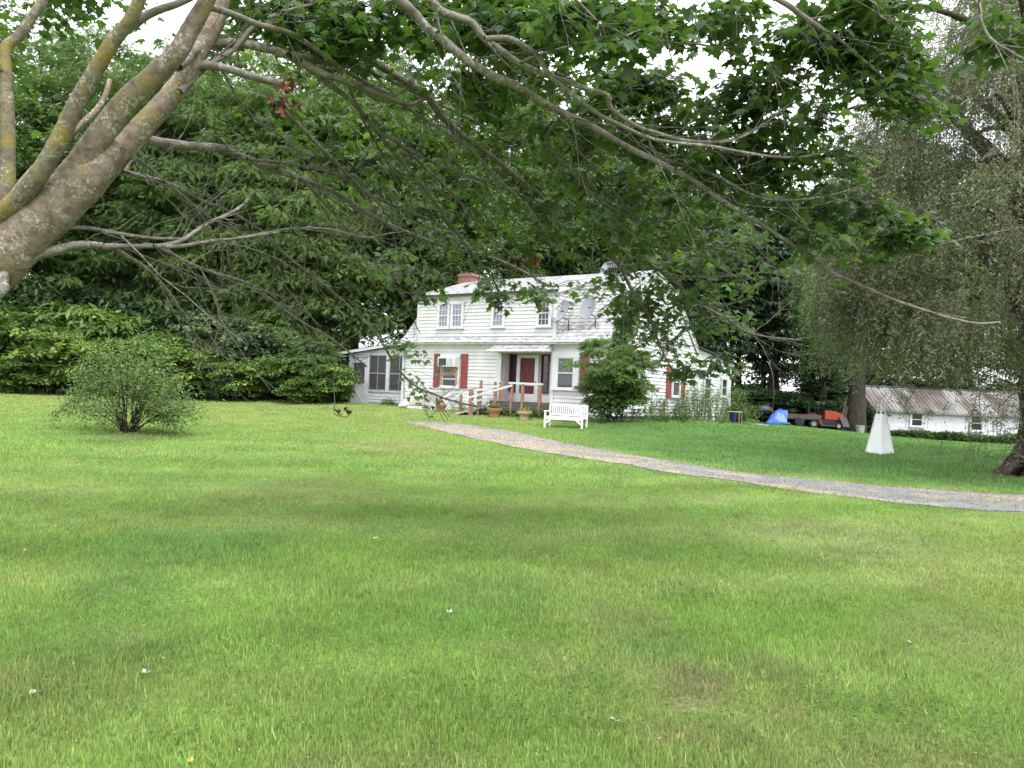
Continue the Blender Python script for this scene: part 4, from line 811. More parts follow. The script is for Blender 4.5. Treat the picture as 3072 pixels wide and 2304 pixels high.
# ------------------------------------------------------------------ foliage generators
def crown(name, seed, rx, ry, z0, z1, nc, nl, cr, L, W, tmpl, mat, parent, droop=.3, shape=1.0, low=-1.0, irr=.35, flat=.6, taper=0.0):
    g = np.random.default_rng(seed); cz = (z0+z1)/2; rz = (z1-z0)/2
    d = norm(g.normal(size=(nc*3, 3))); d = d[d[:, 2] > low][:nc]; nc = len(d)
    lob = norm(g.normal(size=(9, 3))); bump = 1+irr*(np.max(d@lob.T, 1)-.75)*1.6
    rad = (g.random(nc)**.45)*bump
    C = d*rad[:, None]*np.array([rx, ry, rz])
    if taper: C[:, :2] *= (1-taper*(C[:, 2:3]/rz*.5+.5))
    C[:, 2] += cz; C[:, 2] = np.maximum(C[:, 2], z0*.6+.15)
    tc = g.normal(0, .13, nc); n = nc*nl; ci = np.repeat(np.arange(nc), nl)
    crr = cr*(.6+.8*g.random(nc))[ci]
    q = norm(g.normal(size=(n, 3))); rr = g.random(n)**.4; off = q*(rr*crr)[:, None]; off[:, 2] = np.abs(off[:, 2])*flat-.25*crr*rr**2
    P = C[ci]+off
    out = off.copy(); out[:, 2] = 0; D = norm(out)+g.normal(0, .45, (n, 3)); D[:, 2] -= droop+.5*g.random(n)*droop
    Nn = np.tile([0, 0, 1.], (n, 1))+.5*norm(off)+g.normal(0, .4, (n, 3))
    T, Fc = tmpl; V, Fa = place(T, Fc, P, D, Nn, L*(.65+.7*g.random(n)), W*(.7+.6*g.random(n)))
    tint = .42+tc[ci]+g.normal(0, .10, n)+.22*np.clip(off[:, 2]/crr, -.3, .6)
    return npmesh(name, V, Fa, mat, parent, tint=np.repeat(np.clip(tint, 0, 1), len(T)))
def trunk(parent, h, r, seed, mat, nb=7, reach=3.0, z0=.35, name='trunk', lean=0):
    g = random.Random(seed); parts = []; pts = [(0, 0, -.3)]; x = y = 0
    for k in range(1, 8): x += g.uniform(-.12, .12)*h/10+lean; y += g.uniform(-.12, .12)*h/10; pts.append((x, y, h*k/7))
    P = catmull(pts, 4); parts.append(tube_arr(P, [r*1.5, r, r*.8, r*.5, r*.15], 9))
    for k in range(nb):
        f = z0+(1-z0)*(k+.5)/nb*.9; a0 = g.uniform(0, 6.28); p = P[int(f*(len(P)-1))]; L_ = reach*(1.1-.6*f)
        q = [p, p+np.array([math.cos(a0)*L_*.4, math.sin(a0)*L_*.4, L_*.25]), p+np.array([math.cos(a0+.2)*L_, math.sin(a0+.2)*L_, L_*.5])]
        parts.append(tube_arr(catmull(q, 4), [r*.35, r*.2, r*.05], 6))
    V, Fa = cat(parts); return npmesh(name, V, Fa, mat, parent, smooth=True)
CB = (COMB_T, COMB_F); FR = (FROND_T, FROND_F); LF = (LEAF_T, LEAF_F)
# prototypes (each then used as the first tree of its kind)
def proto_tree(kind, seed):
    e = empty('woodland_tree')
    if kind == 'locust':
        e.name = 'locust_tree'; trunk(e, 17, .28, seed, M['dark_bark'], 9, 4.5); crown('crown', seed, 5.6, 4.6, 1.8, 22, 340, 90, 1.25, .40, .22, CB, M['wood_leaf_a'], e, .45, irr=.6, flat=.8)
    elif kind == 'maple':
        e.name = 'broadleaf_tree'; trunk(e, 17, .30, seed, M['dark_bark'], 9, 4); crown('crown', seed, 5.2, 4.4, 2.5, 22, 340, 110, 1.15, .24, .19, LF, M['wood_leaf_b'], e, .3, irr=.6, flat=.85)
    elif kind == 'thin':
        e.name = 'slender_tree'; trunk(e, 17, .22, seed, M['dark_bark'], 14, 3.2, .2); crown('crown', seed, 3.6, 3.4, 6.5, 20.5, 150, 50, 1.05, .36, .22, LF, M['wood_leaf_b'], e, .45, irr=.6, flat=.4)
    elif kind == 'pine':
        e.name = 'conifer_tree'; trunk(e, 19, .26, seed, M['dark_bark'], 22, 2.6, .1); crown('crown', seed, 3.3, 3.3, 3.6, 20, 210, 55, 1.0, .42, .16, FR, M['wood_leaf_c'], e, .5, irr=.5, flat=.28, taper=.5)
    return e
PT = {}
def tree(kind, var, x, y, s, label, group, rz=None, sz=None):
    key = (kind, var)
    if key not in PT: PT[key] = o = proto_tree(kind, 100+sum(map(ord, kind))+var*17)
    else: o = copy_tree(PT[key])
    o.location = (x, y, Hf(x, y)-.05); o.rotation_euler = (0, 0, rz if rz is not None else random.uniform(0, 6.28)); o.scale = (s, s, sz or s)
    cn = {'locust': 'tree', 'maple': 'tree', 'thin': 'tree', 'pine': 'conifer'}[kind]
    return tag(o, label, cn, group)
GL, GB, GR, GW = 'leafy trees in the dense wood left of the house', 'trees standing close behind the farmhouse', 'slender trees at the wood edge right of the house', 'dark trees beyond the shed and willow'
LL = 'tall feathery leaved tree in the wood left of the farmhouse'; LM = 'tall broadleaf tree in the dark wood behind the left thicket'
for i, (x, y, s, k, v) in enumerate([(-33, 47, 1.05, 'maple', 0), (-27, 50, 1.0, 'locust', 0), (-24.5, 52.5, .95, 'maple', 1), (-20.5, 49, 1.0, 'locust', 1), (-15.5, 47.5, 1.05, 'locust', 0), (-18, 54, 1.12, 'maple', 0), (-11, 50, 1.05, 'locust', 1), (-26, 57, 1.2, 'maple', 1), (-34, 58, 1.25, 'locust', 1), (-40, 52, 1.2, 'maple', 0), (-12, 58, 1.15, 'maple', 1), (-14, 49.5, .80, 'locust', 0), (-21.5, 53, .7, 'locust', 0), (-30, 53.5, .75, 'locust', 1)]):
    tree(k, v, x, y, s, LL if k == 'locust' else LM, GL+(' with feathery leaves' if k == 'locust' else ''))
for i, (x, y, s, k, v) in enumerate([(-7, 52, 1.0, 'locust', 0), (-3, 50, .86, 'maple', 1), (1.5, 52.5, .88, 'locust', 1), (5.5, 54, .84, 'maple', 0), (9.5, 55.5, .78, 'locust', 0), (-4, 60, 1.0, 'thin', 0), (3, 61, 1.0, 'thin', 1), (8, 62, 1.05, 'thin', 0), (12, 57, .80, 'thin', 1)]):
    tree(k, v, x, y, s*(1.16 if x > -5 else 1.05), 'thin leafy tree rising behind the farmhouse roof' if k == 'thin' else ('feathery leaved tree rising behind the farmhouse roof' if k == 'locust' else 'rounded broadleaf tree rising behind the farmhouse roof'), GB+' '+k)
for i, (x, y, s, k, v) in enumerate([(14.5, 54, .72, 'pine', 0), (16.6, 57, .9, 'thin', 1), (18.6, 55, .82, 'pine', 1), (20.5, 60, 1.02, 'thin', 0), (15.6, 62, .95, 'pine', 0), (22.5, 56, .9, 'pine', 1), (18, 65, 1.05, 'thin', 1), (24.5, 63, 1.1, 'thin', 0), (13, 64, .9, 'pine', 1), (12.2, 52, .55, 'pine', 0)]):
    tree(k, v, x, y, s, 'slender tree with bare lower trunk at the wood edge right of the house' if k == 'thin' else 'dark conifer at the wood edge right of the house', GR+' '+k)
for i, (x, y, s, k, v) in enumerate([(26, 60, .9, 'pine', 0), (29, 62, 1.0, 'maple', 0), (33, 61, 1.05, 'pine', 1), (37, 62, 1.1, 'maple', 1), (41, 61, 1.1, 'pine', 0), (45, 62, 1.2, 'maple', 0), (31, 67, 1.2, 'maple', 1), (39, 68, 1.2, 'pine', 1)]):
    tree(k, v, x, y, s, 'dark conifer beyond the shed roof' if k == 'pine' else 'tall dark broadleaf tree beyond the shed roof', GW+' '+k)
for (x, y, s, k) in [(17, 72, .9, 'pine'), (21, 74, .9, 'maple'), (25, 76, .95, 'pine'), (29, 75, 1.0, 'maple'), (14, 75, 1.0, 'maple'), (33, 78, 1.1, 'maple')]:
    o = tree(k, 0 if k == 'pine' else 1, x, y, s, 'x', 'far trees seen between the trunks right of the house'); o['label'] = 'distant ' + ('conifer' if k == 'pine' else 'leafy tree') + ' seen between trunks ' + {17: 'above the grill', 21: 'above the blue tarp', 25: 'above the mower', 29: 'left of the shed', 14: 'just right of the lean-to', 33: 'over the left end of the shed'}[x]
# big dark trunk by the mower
dt = J(2566, 1285, 48); DT = empty('old_willow_tree', dt, 0, 'large dark trunked willow standing over the mower and trailer', 'tree')
trunk(DT, 13, .46, 5, M['dark_bark'], 8, 4, .4)
# ------------------------------------------------------------------ thicket bushes
BP = {}
def bush(kind, x, y, rx, h, label, group=None, seed=None, mat=None, n=95, name='bush'):
    key = kind
    if key not in BP or seed is not None:
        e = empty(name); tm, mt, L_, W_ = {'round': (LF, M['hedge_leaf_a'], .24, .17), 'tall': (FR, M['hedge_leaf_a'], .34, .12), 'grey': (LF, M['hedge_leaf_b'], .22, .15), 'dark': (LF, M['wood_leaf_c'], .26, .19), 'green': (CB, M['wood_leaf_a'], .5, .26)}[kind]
        sd_ = seed or 300+sum(map(ord, kind)); crown('foliage', sd_, 2.2, 1.7, .15, 3.4, n, 95, .62, L_, W_, tm, mat or mt, e, .2, irr=.5, flat=.6, low=-.85)
        g = random.Random(sd_); pr = []
        for k in range(9):
            a0 = g.uniform(0, 6.28); pr.append(tube_arr(catmull([(math.cos(a0)*.15, math.sin(a0)*.15, -.1), (math.cos(a0)*.5, math.sin(a0)*.4, 1.0), (math.cos(a0)*1.3, math.sin(a0)*1.0, 2.4)], 3), [.03, .02, .008], 5))
        V, Fa = cat(pr); npmesh('stem', V, Fa, M['dark_bark'], e)
        if seed is None: BP[key] = e
    else: e = copy_tree(BP[key])
    e.location = (x, y, Hf(x, y)-.05); e.rotation_euler = (0, 0, random.uniform(0, 6.28)); e.scale = (rx/2.2, rx/2.2, h/3.4)
    return tag(e, label, 'bush', group)
hg = {'round': ('yellow green leafy bush in the thicket along the left lawn edge', 'yellow green bushes of the thicket'), 'tall': ('bright weedy bush with narrow leaves along the left lawn edge', 'weedy bushes of the thicket'),
      'grey': ('greyish green bush in the thicket between lawn shrub and house', 'greyish bushes of the thicket'), 'dark': ('dark shaded bush at the foot of the wood', 'dark bushes under the wood'), 'green': ('low feathery sapling at the foot of the wood', 'feathery saplings under the wood')}
def hb(kind, px, py, Y, rx, h): p = snap(px, py, Y-1.5); bush(kind, p.x, p.y, rx, h*1.08, *hg[kind])
for a_ in [('tall', 20, 1175, 46, 3.2, 4.6), ('round', -120, 1175, 43, 3, 4.5), ('round', 150, 1178, 44, 2.6, 3.4), ('tall', 260, 1178, 47, 3.2, 4.9), ('round', 330, 1180, 44, 2.3, 2.9), ('tall', 420, 1180, 47, 2.7, 4.4), ('round', 500, 1185, 45, 2.6, 3.3), ('round', 610, 1190, 44.5, 2.2, 2.8), ('grey', 640, 1190, 46.5, 2.6, 4.4), ('grey', 740, 1195, 45.5, 2.6, 4.2),
           ('round', 745, 1195, 43, 1.7, 2.0), ('dark', 860, 1200, 46, 2.5, 3.3), ('green', 800, 1195, 48, 2.6, 5.4), ('round', 850, 1200, 43, 1.6, 2.3), ('green', 950, 1205, 44, 1.9, 3.3), ('round', 985, 1207, 41.5, 1.3, 1.9), ('dark', 1000, 1205, 45, 1.8, 2.4), ('dark', 560, 1185, 48, 3, 5), ('dark', 350, 1185, 49, 3, 5.6), ('dark', 120, 1180, 49, 3, 6), ('dark', 1045, 1205, 47, 1.6, 2.6), ('round', 60, 1175, 42, 1.8, 1.7), ('grey', 690, 1195, 43, 1.3, 1.5), ('round', 920, 1203, 41.5, 1.2, 1.3)]: hb(*a_)
for (x, y, rx, h) in [(13.5, 50, 2.4, 1.9), (17, 51, 2.6, 2.2), (20.5, 51, 2.4, 2.0), (23.2, 53, 2.2, 2.3), (15.5, 54, 2.6, 2.6), (19, 55, 2.8, 2.4), (12, 47.5, 1.6, 1.4), (24, 58, 3.4, 3.6), (28, 60, 4, 4.0), (33, 60.5, 4, 4.4), (38, 60, 4, 4.2)]:
    bush('dark', x, y, rx, h, 'dark bush at the wood edge behind the parked mower' if x < 24 else 'dark bush behind the white shed', 'dark bushes right of the house' if x < 24 else 'dark bushes behind the shed')
# shrub on the lawn (left)
p = ground(385, 1296); LS = empty('lawn_shrub', p, 0, 'loose multi stemmed shrub standing alone on the left lawn', 'shrub')
def shrub(parent, seed, nst, R_, Hh, nleaf, L_, W_, mat, barkm, spread=1.0, low=.2, arcs=(), tm=LF):
    g = random.Random(seed); gn = np.random.default_rng(seed); st = []; P = []; D = []
    for k in range(nst):
        a0 = g.uniform(0, 6.28); rr = R_*math.sqrt(g.random())*spread; hh = Hh*(1-.45*(rr/R_)**2)*g.uniform(.55, 1.12)
        b0 = np.array([math.cos(a0)*.22*g.random()*R_*.5, math.sin(a0)*.2*R_*.5, 0]); hh *= .82+.3*math.sin(a0*3+seed); rr *= .85+.35*math.sin(a0*2+seed*2); e_ = np.array([math.cos(a0)*rr, math.sin(a0)*rr, hh])
        pts = catmull([b0, b0*.6+e_*np.array([.35, .35, .5]), e_*np.array([.75, .75, .85]), e_+np.array([math.cos(a0)*.15, math.sin(a0)*.15, -.05])], 6)
        st.append(tube_arr(pts, [.016, .011, .005], 5)); i0 = int(len(pts)*low)
        m = nleaf//nst; idx = gn.integers(i0, len(pts), m); q = pts[idx]+gn.normal(0, .11+.05*R_, (m, 3)); P.append(q); D.append(gn.normal(0, .6, (m, 3))+np.array([math.cos(a0)*.6, math.sin(a0)*.6, -.1]))
    for arc in arcs:
        pts = catmull(arc, 8); st.append(tube_arr(pts, [.016, .010, .004], 5)); m = 260; idx = gn.integers(len(pts)//2, len(pts), m); P.append(pts[idx]+gn.normal(0, .12, (m, 3))); D.append(gn.normal(0, .7, (m, 3))+np.array([0, 0, -.4]))
    V, Fa = cat(st); npmesh('stem', V, Fa, barkm, parent, smooth=True); P = np.vstack(P); D = np.vstack(D); P[:, 2] = np.maximum(P[:, 2], .06); n = len(P)
    V, Fa = place(tm[0], tm[1], P, D, np.tile([0, 0, 1.], (n, 1))+gn.normal(0, .55, (n, 3)), L_*gn.uniform(.6, 1.3, n), W_*gn.uniform(.7, 1.2, n))
    nz_ = vn(P[:, 0]*2+30, P[:, 2]*2+P[:, 1]*2+30, .7); npmesh('foliage', V, Fa, mat, parent, tint=np.repeat(np.clip(.2+.5*nz_+gn.normal(0, .12, n), 0, 1), len(tm[0])))
sc_ = (p.y/16.0)
shrub(LS, 11, 40, 1.45*sc_, 2.2*sc_, 9500, .095, .038, M['shrub_leaf'], M['dark_bark'], 1.0, .42,
      arcs=[[(0, 0, 0), (-.6, -.2, .7), (-1.2, -.3, .75), (-1.75, -.3, .25)], [(0, 0, 0), (-.5, .1, 1.0), (-1.1, .1, 1.1), (-1.5, 0, .7)], [(0, 0, 0), (.5, -.2, .5), (1.0, -.3, .5), (1.3, -.3, .15)], [(0, 0, 0), (-.4, -.3, .35), (-.9, -.4, .6), (-1.45, -.4, .45)]])
# front corner shrub (sumac like), ivy and weeds
p = snap(1838, 1286, 30.2); CS = empty('corner_shrub', p, 0, 'large sprawling shrub with feathery leaves at the front corner of the house', 'shrub')
crown('foliage', 79, 1.32, .95, .25, 3.15, 70, 80, .40, .25, .13, CB, M['wood_leaf_a'], CS, .25, irr=.75, flat=.55, low=-.9)
crown('lower_foliage', 78, 1.2, .9, .0, 1.5, 50, 60, .38, .16, .10, LF, M['wood_leaf_b'], CS, .3, irr=.5)
g = random.Random(4); pr = [tube_arr(catmull([(g.uniform(-.4, .4), g.uniform(-.3, .3), -.05), (g.uniform(-.6, .6), g.uniform(-.4, .4), 1.2), (g.uniform(-1.2, 1.2), g.uniform(-.7, .7), 2.6)], 4), [.03, .02, .008], 5) for k in range(12)]
V, Fa = cat(pr); npmesh('stem', V, Fa, M['dark_bark'], CS)
# ivy on the corner of the house
n = 4200; gI = np.random.default_rng(9); zz = gI.uniform(1.6, 5.1, n); ww = np.interp(zz, [1.6, 3.2, 4.4, 5.1], [.9, .75, .5, .12]); yy = np.interp(zz, [1.6, 3.3, 5.1], [.3, .55, 1.75])+gI.normal(0, .5, n)*ww
P = np.array([tuple(LP(.10+abs(a_)*.28, b_, c_)) for a_, b_, c_ in zip(gI.normal(0, 1, n), yy, zz)]); Hxv = np.array(Hx)
V, Fa = place(LEAF_T, LEAF_F, P, gI.normal(0, .5, (n, 3))+np.array([0, 0, -.8]), np.tile(Hxv, (n, 1))+gI.normal(0, .4, (n, 3)), gI.uniform(.10, .2, n), gI.uniform(.09, .15, n))
IV = empty('ivy', LP(.1, .5, 0), 0, 'climbing vine covering the gable corner above the shrub', 'vine')
o = npmesh('foliage', V-np.array(LP(.1, .5, 0)), Fa, M['wood_leaf_b'], IV, tint=np.repeat(gI.uniform(.1, .7, n), 4))
mb = MB(); mb.m = Matrix.Translation(-LP(.1, .5, 0)); mb.tube([LP(.12, .3, -.1), LP(.1, .35, 1.5), LP(.1, .6, 3.2), LP(.12, 1.5, 4.6)], [.04, .03, .01], 6); mb.build('stem', M['dark_bark'], IV)
# tall weeds along the gable wall
def weeds(name, seed, x0, x1, y, n, h, label, kind=None, mat='hedge_leaf_b', px=None, L_=.16, W_=.035):
    gW = np.random.default_rng(seed); e = empty(name); st = []; P = []; D = []
    cx = (x0+x1)/2; base = LP(cx, y); base.z = Hf(base.x, base.y); e.location = base
    for k in range(n):
        q = LP(gW.uniform(x0, x1), y+gW.normal(0, .3)) if px is None else px(gW); q.z = Hf(q.x, q.y)-.03; hh = h*gW.uniform(.55, 1.1); q = np.array(q-base)
        tip = q+np.array([gW.normal(0, .16), gW.normal(0, .16), hh]); pts = catmull([q, (q+tip)/2+gW.normal(0, .04, 3), tip], 4); st.append(tube_arr(pts, [.008, .003], 4))
        m = int(26*hh/h*1.4)+6; idx = gW.random(m)**.8; P.append(q+(tip-q)*idx[:, None]+gW.normal(0, .02, (m, 3))); az = gW.random(m)*6.28; D.append(np.stack([np.cos(az), np.sin(az), gW.uniform(-.2, .9, m)], 1))
    V, Fa = cat(st); npmesh('stem', V, Fa, M['weed_leaf'], e); P = np.vstack(P); D = np.vstack(D); m = len(P)
    V, Fa = place(LEAF_T, LEAF_F, P, D, np.tile([0, 0, 1.], (m, 1))+gW.normal(0, .4, (m, 3)), gW.uniform(.6, 1.3, m)*L_, W_); npmesh('foliage', V, Fa, M[mat], e, tint=np.repeat(gW.uniform(.15, .85, m), 4)); tag(e, label, 'weeds')
    return e
def along(pxa, pxb, Ya, Yb, jit=.35):
    def f(g):
        t_ = g.random(); p_ = at(pxa+(pxb-pxa)*t_, 1280, Ya+(Yb-Ya)*t_); return Vector((p_.x+g.normal(0, .1), p_.y+g.normal(0, jit), 0))
    return f
weeds('tall_weeds', 1, 0, 1, 5, 120, 1.75, 'tall feathery weeds growing against the gable wall of the house', px=along(2040, 2175, 35.5, 39, .5), mat='shrub_leaf')
weeds('goldenrod_plants', 2, 0, 1, 4, 60, 1.0, 'lower tangled weeds between corner shrub and tall weeds', px=along(1940, 2060, 33, 35.5, .5), mat='hedge_leaf_b')
weeds('edge_weeds', 3, 0, 1, 4, 40, .55, 'short weeds in front of the corner shrub', px=along(1800, 2180, 29.8, 34.5, .15), mat='shrub_leaf')
p = snap(2215, 1262, 38.6); RS = empty('corner_bush', p, 0, 'pale leaved bush reaching out past the rear corner of the house', 'bush'); shrub(RS, 21, 18, 1.05, 1.7, 2600, .14, .05, M['shrub_leaf'], M['dark_bark'], 1, .4)
weeds('deck_weeds', 5, 0, 1, 4, 70, .5, 'long grass clumps growing around the deck and ramp posts', px=along(1370, 1720, 34.5, 30.6, .25), mat='weed_leaf', L_=.22, W_=.02)
weeds('wall_weeds', 6, 0, 1, 4, 16, .4, 'small weeds at the foot of the side porch wall', px=along(1140, 1180, 39.2, 38.8, .1), mat='shrub_leaf')
# ground cover in front of the shed
n = 15000; gS = np.random.default_rng(12); tt = gS.random(n); X0 = sx0+.6; xx = X0+tt*(SW_+1); wv = np.interp(tt, [0, .5, .8, 1], [.5, .8, 1.6, 2.6]); yy = SY-.2-gS.random(n)*wv*1.6
hh = np.clip(gS.random(n)**.7*(.30+.4*vn(xx+2, yy+2, .9)), .02, 1)
P = np.stack([xx, yy, H(xx, yy)+hh], 1); az = gS.random(n)*6.28; V, Fa = place(LEAF_T, LEAF_F, P, np.stack([np.cos(az), np.sin(az), gS.normal(0, .5, n)], 1), np.tile([0, -.4, 1.], (n, 1))+gS.normal(0, .5, (n, 3)), .24*gS.uniform(.6, 1.3, n), .13)
tag(npmesh('ground_cover', V, Fa, M['wood_leaf_b'], tint=np.repeat(gS.uniform(0, .8, n), 4)), 'low leafy ground cover along the front of the shed', 'ground cover', kind='stuff')

# ------------------------------------------------------------------ weeping willow (right)
WBp = at(3040, 1390, 18.3); WB0 = Vector((WBp.x+.62, 18.3, Hf(WBp.x, 18.3)))
WT = empty('weeping_willow', WB0, 0, 'huge weeping willow with drab hanging foliage at the right edge', 'tree')
gw = np.random.default_rng(31); parts = []
tp_ = [(0.25, .0, -.3), (.1, 0, .5), (.0, 0, 1.6), (.0, .1, 3.0), (.2, .2, 5.0), (.3, .3, 7.5), (.6, .2, 11)]
parts.append(tube_arr(catmull(tp_, 6), [.78, .50, .44, .42, .36, .28, .12], 18, .045))
limb_ends = []
for k in range(20):
    a0 = gw.uniform(0, 6.28) if k > 6 else R(180)+gw.uniform(-.9, .9); z0 = gw.uniform(2.6, 8); L_ = gw.uniform(2.6, 5.0)
    s = np.array([.2, .15, z0]); e_ = s+np.array([math.cos(a0)*L_, math.sin(a0)*L_, gw.uniform(2.2, 5.5)]); m_ = (s+e_)/2+np.array([0, 0, .9])
    c_ = catmull([s, m_, e_, e_+np.array([math.cos(a0)*.9, math.sin(a0)*.9, -.3])], 6); parts.append(tube_arr(c_, [.15, .10, .05, .02], 7, .04)); limb_ends.append(c_)
for k in range(8):     # root flare
    a0 = k*.785+gw.uniform(-.2, .2); parts.append(tube_arr(catmull([(math.cos(a0)*.3, math.sin(a0)*.3, .7), (math.cos(a0)*.62, math.sin(a0)*.62, .15), (math.cos(a0)*1.1, math.sin(a0)*1.1, -.12)], 4), [.22, .18, .07], 8, .05))
V, Fa = cat(parts); npmesh('trunk', V, Fa, M['willow_bark'], WT, smooth=True)
LP_ = []; LD_ = []; LT_ = []; stp = []
def strand(head, length, tint, dirv, dens=30):
    k = max(4, int(length/.4)); s = np.linspace(0, 1, k); out = dirv*(.35+.25*gw.random())
    sw = gw.normal(0, .17, 3)
    pts = head+out[None]*(1-np.exp(-3*s))[:, None]+np.stack([0*s, 0*s, -length*s**1.15+.15*np.sin(s*3)], 1)+sw[None]*(s**1.5)[:, None]*length*.35
    stp.append(tube_arr(pts, [.007, .003], 3)); m = int(length*dens); t_ = gw.random(m); P_ = np.stack([np.interp(t_, s, pts[:, i]) for i in range(3)], 1)
    az_ = gw.random(m)*6.28; LP_.append(P_+gw.normal(0, .045, (m, 3))); LD_.append(np.stack([np.cos(az_)*.9, np.sin(az_)*.9, -1+.7*gw.random(m)], 1)); LT_.append(np.clip(tint+gw.normal(0, .1, m), 0, 1))
def cascade(c, n, rad, lmin, lmax, floor):
    tint = np.clip(gw.normal(.46, .24), .05, .95); d0 = np.array([c[0], c[1], 0]); d0 = d0/(np.linalg.norm(d0)+1e-6)
    for _ in range(n):
        q = c+np.append(gw.normal(0, rad*.55, 2), gw.normal(0, rad*.22)); q[2] -= .12*((q[0]-c[0])**2+(q[1]-c[1])**2)/rad; L_ = min(gw.uniform(lmin, lmax), q[2]-floor-gw.random()*.8)
        if L_ > .5: strand(q, L_, tint+.15*(q[2]-c[2]), d0)
def plume(c, n, rad, lmin, lmax, out):
    tint = np.clip(gw.normal(.45, .22), .0, .9)
    for _ in range(n):
        a0 = gw.uniform(0, 6.28); r_ = rad*math.sqrt(gw.random()); dv = np.array([math.cos(a0), math.sin(a0), 0])
        q = c+dv*r_+np.array([0, 0, -.35*(r_/rad)**2*rad+gw.normal(0, .12)]); dd = dv*.5+out*.6
        L_ = gw.uniform(lmin, lmax)
        if q[2]-L_ > 1.7+gw.random()*.5: strand(q, L_, tint+.18*(1-r_/rad)*gw.random(), dd, 36)
npl = 0
while npl < 350:
    d = gw.normal(size=3); d /= np.linalg.norm(d)
    if d[1] > .55 and gw.random() < .7: continue
    f = gw.choice([gw.uniform(.85, 1.08), gw.uniform(.5, .9)], p=[.72, .28])
    rx_ = 4.5 if d[2] < .35 else 4.5-2.0*(d[2]-.35)
    c = np.array([-.15, .3, 5.9])+d*f*np.array([rx_*.93, 4.2, 3.9 if d[2] < 0 else 7.0])
    if c[2] < 2.6: continue
    o_ = np.array([d[0], d[1], 0]); plume(c, int(gw.integers(16, 34)), gw.uniform(.35, .75), .5, 1.9, o_/(np.linalg.norm(o_)+1e-6)); npl += 1
for (px, py, Y, k_) in [(2500, 60, 19, 7), (2420, 40, 19.5, 5), (2420, 170, 19.5, 4), (2560, 150, 19, 5), (2480, 260, 19, 4), (2640, 60, 18.5, 7), (2740, 60, 18, 9)]:
    plume(np.array(at(px, py, Y)-WB0), k_*2, .7, .6, 1.8, np.array([-1., 0, 0]))
for (px, py, Y, n) in [(2730, 1180, 17, 7), (2690, 1190, 17, 5), (2800, 1225, 16.5, 2), (2935, 1235, 16, 6), (2985, 1240, 16, 6), (3020, 1230, 15.5, 5), (2900, 1300, 16.5, 3), (2960, 1320, 16.5, 4), (3010, 1270, 16, 5), (2860, 1190, 16.5, 2), (2960, 1180, 15.8, 9), (3010, 1150, 15.6, 9), (3040, 1330, 15.8, 7), (2990, 1350, 16, 6), (3050, 1200, 15.6, 9), (2940, 1270, 16, 5)]:
    c0 = np.array(at(px, py, Y)-WB0)
    for _ in range(n): strand(c0+gw.normal(0, .16, 3), gw.uniform(.25, .6), .35, np.array([gw.normal(), gw.normal(), 0])*.4, 26)
for (a_, b_) in (((2800, 960), (2730, 1200)), ((2880, 1000), (2940, 1250)), ((2820, 1020), (2690, 1200)), ((3060, 1180), (2960, 1260))): stp.append(tube_arr(catmull([np.array(at(*a_, 17)-WB0), np.array(at((a_[0]+b_[0])/2+20, (a_[1]+b_[1])/2-30, 16.8)-WB0), np.array(at(*b_, 16.5)-WB0)], 5), [.012, .006], 4))
P = np.vstack(LP_); D = np.vstack(LD_); tt = np.hstack(LT_); n = len(P); print('willow leaves', n)
V, Fa = place(LEAF_T*np.array([1, 1, 1.5]), LEAF_F, P, D, gw.normal(0, 1, (n, 3)), .11*gw.uniform(.6, 1.3, n), .024)
npmesh('hanging_foliage', V, Fa, M['willow_leaf'], WT, tint=np.repeat(tt, 4))
V, Fa = cat(stp); npmesh('strand_stems', V, Fa, M['willow_bark'], WT)
# second willow foliage (over the mower)
LP_ = []; LD_ = []; LT_ = []; stp = []
for k in range(34):
    q = np.array([gw.uniform(-4.0, 2.8), gw.uniform(-3, 2.5), gw.uniform(5, 13)]); cascade(q, 12, 1.0, 1.5, 4.5, 3.0)
P = np.vstack(LP_); D = np.vstack(LD_); tt = np.hstack(LT_); n = len(P)
V, Fa = place(LEAF_T, LEAF_F, P, D, gw.normal(0, 1, (n, 3)), .22*gw.uniform(.6, 1.3, n), .05); npmesh('hanging_foliage', V, Fa, M['wood_leaf_b'], DT, tint=np.repeat(tt, 4))
#@@MAPLE
def relabel(prefix, labs):
    obs = sorted([o for o in bpy.data.objects if o.get('label') == prefix], key=lambda o: math.atan2(o.location.x, o.location.y))
    for o, l in zip(obs, labs): o['label'] = l
W_ = 'feathery leaved tree in the wood, '
relabel(LL, [W_+q for q in ('leftmost of its kind, behind the upright left limb', 'behind the maple trunk at the left edge', 'above the tallest left thicket bushes', 'behind the gap between maple trunk and lawn shrub', 'rising behind the lawn shrub', 'between the lawn shrub and the grey bushes', 'above the greyish thicket bushes', 'nearest to the side porch')])
W_ = 'dense broadleaf tree in the wood, '
relabel(LM, [W_+q for q in ('farthest left of its kind, mostly behind maple limbs', 'second from the left frame edge', 'above the left end of the thicket', 'set back behind the lawn shrub', 'behind the dark gap right of the lawn shrub', 'set back left of the side porch')])
relabel('feathery leaved tree rising behind the farmhouse roof', ['feathery leaved tree just left of the brick chimney', 'feathery leaved tree behind the middle of the long dormer', 'feathery leaved tree behind the gambrel peak of the house'])
relabel('rounded broadleaf tree rising behind the farmhouse roof', ['rounded tree behind the brick chimney', 'rounded tree behind the right end of the dormer'])
relabel('thin leafy tree rising behind the farmhouse roof', ['thin tree set far back left of the chimney', 'thin tree set far back behind the dormer roof', 'thin tree set far back behind the highest satellite dish', 'thin tree just right of the gambrel gable'])
